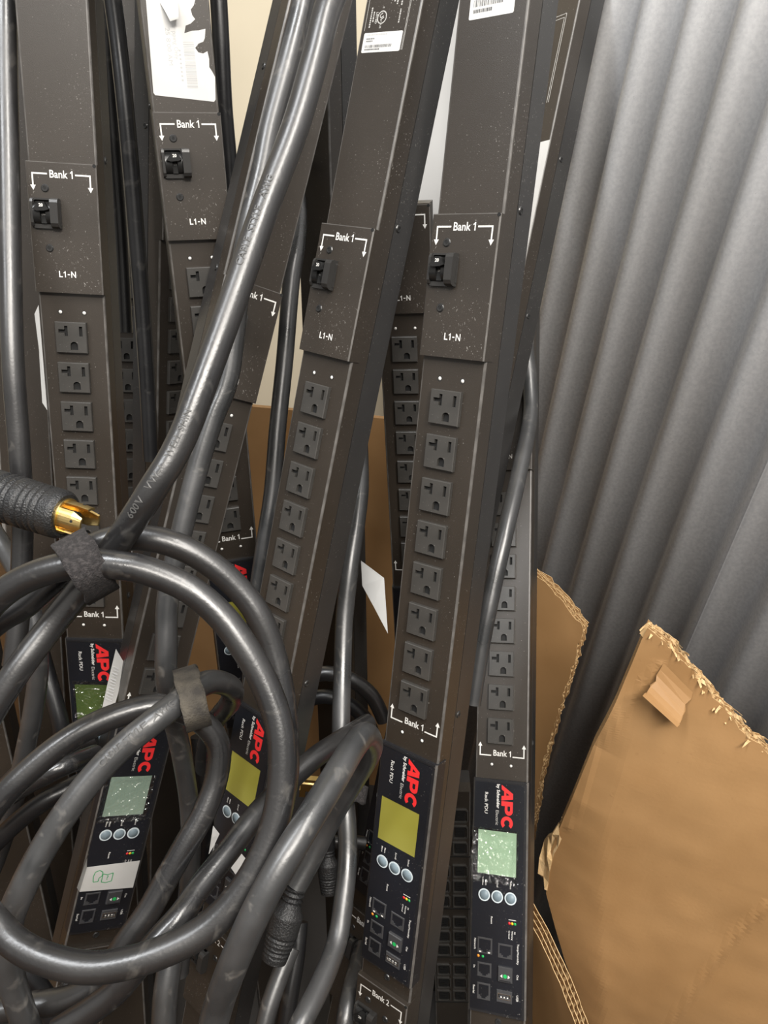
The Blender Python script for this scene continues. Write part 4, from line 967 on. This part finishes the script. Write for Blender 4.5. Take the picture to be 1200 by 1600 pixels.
# ------------------------------------------------------------------ fabric straps around the cables
def strap(label, c, a_px, half_a, half_d, half_w, mat, seed, tail=None):
    cp = P(*c); A_ = (P(c[0]+a_px[0], c[1]+a_px[1], c[2])-cp).normalized()
    dp = RAY(c[0], c[1]).normalized(); dp = (dp-A_*dp.dot(A_)).normalized(); W_ = A_.cross(dp).normalized()
    mb = MB(); n = 40; m_ = 6; v = []; f = []
    for lay in (0, 1):
        for i in range(n):
            an = 2*math.pi*i/n
            rr = 1.0+0.05*noise.noise(Vector((math.cos(an)*2, math.sin(an)*2, seed)))
            e = 2.2; ca, sa = math.cos(an), math.sin(an)
            sq = (abs(ca)**e+abs(sa)**e)**(-1/e)
            for j in range(m_+1):
                t = j/m_*2-1; th = -lay*0.0016
                wob = 0.0018*noise.noise(Vector((i*0.35, j*0.1, seed+5)))
                v.append(A_*(ca*sq*rr*(half_a+th)+0.004*t*0)+dp*(sa*sq*rr*(half_d+th))+W_*(t*half_w+(wob if j in (0, m_) else 0)))
    k = m_+1
    for lay in (0, 1):
        o_ = lay*n*k
        for i in range(n):
            i2 = (i+1) % n
            for j in range(m_):
                q = (o_+i*k+j, o_+i2*k+j, o_+i2*k+j+1, o_+i*k+j+1); f.append(q if lay else q[::-1])
    for i in range(n):
        i2 = (i+1) % n
        f.append((i*k, i2*k, n*k+i2*k, n*k+i*k)); f.append((i*k+m_, n*k+i*k+m_, n*k+i2*k+m_, i2*k+m_))
    mb.add(v, f, mat, True)
    if tail:
        tv = []; lo = A_*(-half_a*0.9)-dp*(half_d*0.6)
        for q in range(4):
            c0 = lo-A_*(tail*q/3)-dp*(0.003*q); tv += [c0-W_*half_w*0.9, c0+W_*half_w*0.9]
        mb.add(tv, [(2*q, 2*q+1, 2*q+3, 2*q+2) for q in range(3)], mat)
    o = link('cable_strap', mb.mesh('cable_strap')); o.location = cp; tag(o, label, 'strap', 'fabric cable straps'); return o
strap('black fuzzy fabric strap wrapped around the top of the big cable loop', (135, 885, .474), (0.52, 0.85), 0.0215, 0.034, 0.0105, 'hook', 3)
strap('dusty brownish fabric strap around the cable bundle below the big loop\'s top', (300, 1090, .547), (0.25, 0.97), 0.0215, 0.040, 0.0085, 'hook_brown', 6)
strap('dark fabric strap loop around the pale hanging cable beside the olive screen', (548, 1238, .69), (0.97, 0.2), 0.0150, 0.016, 0.0075, 'hook', 9)

# ------------------------------------------------------------------ loose papers
def paper(name, label, cat, pts, mat='label', group=None):
    vs_ = [P(*p) for p in pts]; base = min(vs_, key=lambda p: p.z).copy(); n = len(vs_)
    nn = (vs_[1]-vs_[0]).cross(vs_[2]-vs_[0]).normalized()*0.0002
    mb = MB(); v = [p-base for p in vs_]+[p-base-nn for p in vs_]
    mb.add(v, [tuple(range(n)), tuple(range(n, 2*n))[::-1]]+[(i, (i+1) % n, n+(i+1) % n, n+i) for i in range(n)], mat)
    o = link(name, mb.mesh(name)); o.location = base; tag(o, label, cat, group); return o, base
o, base = paper('barcode_tag', 'curled white barcode tag standing beside the dark green screen', 'tag', [(181, 1014, .735), (197, 1041, .745), (186, 1078, .74), (176, 1112, .735), (157, 1118, .725), (168, 1068, .728)])
mb = MB(); pa, pb, pc = P(175, 1040, .7325), P(186, 1044, .7345), P(163, 1095, .7265)
for k in range(12):
    t0 = k/12; t1 = t0+random.uniform(0.02, 0.05); q0 = pa.lerp(pc, t0); q1 = pa.lerp(pc, t1); d = pb-pa
    mb.add([q0-base, q0+d-base, q1+d-base, q1-base], [(0, 1, 2, 3)], 'label_faint')
link('barcode_print', mb.mesh('barcode_print'), o)
paper('paper_sheet', 'folded white paper between the front strips', 'paper', [(564, 876, .92), (600, 903, .925), (606, 990, .92), (585, 950, .918), (566, 915, .915)])
paper('paper_sheet', 'small white sticker corner on the strip behind the cables, left of the plug', 'paper', [(333, 1290, .685), (343, 1303, .685), (334, 1322, .682), (326, 1335, .68), (330, 1310, .682)])
paper('paper_sheet', 'white sticker scrap under the crossing cables left of the hanging plug', 'paper', [(358, 1352, .70), (372, 1372, .70), (385, 1343, .70), (374, 1330, .70)])
o, path = cable('thin white string hanging beside the barcode tag', [(201, 1053, .735), (203, 1062, .735), (198, 1080, .735), (190, 1096, .735), (185, 1110, .735)], r=0.0011, mat='label', n=8, name='string', group=None)
o['category'] = 'string'
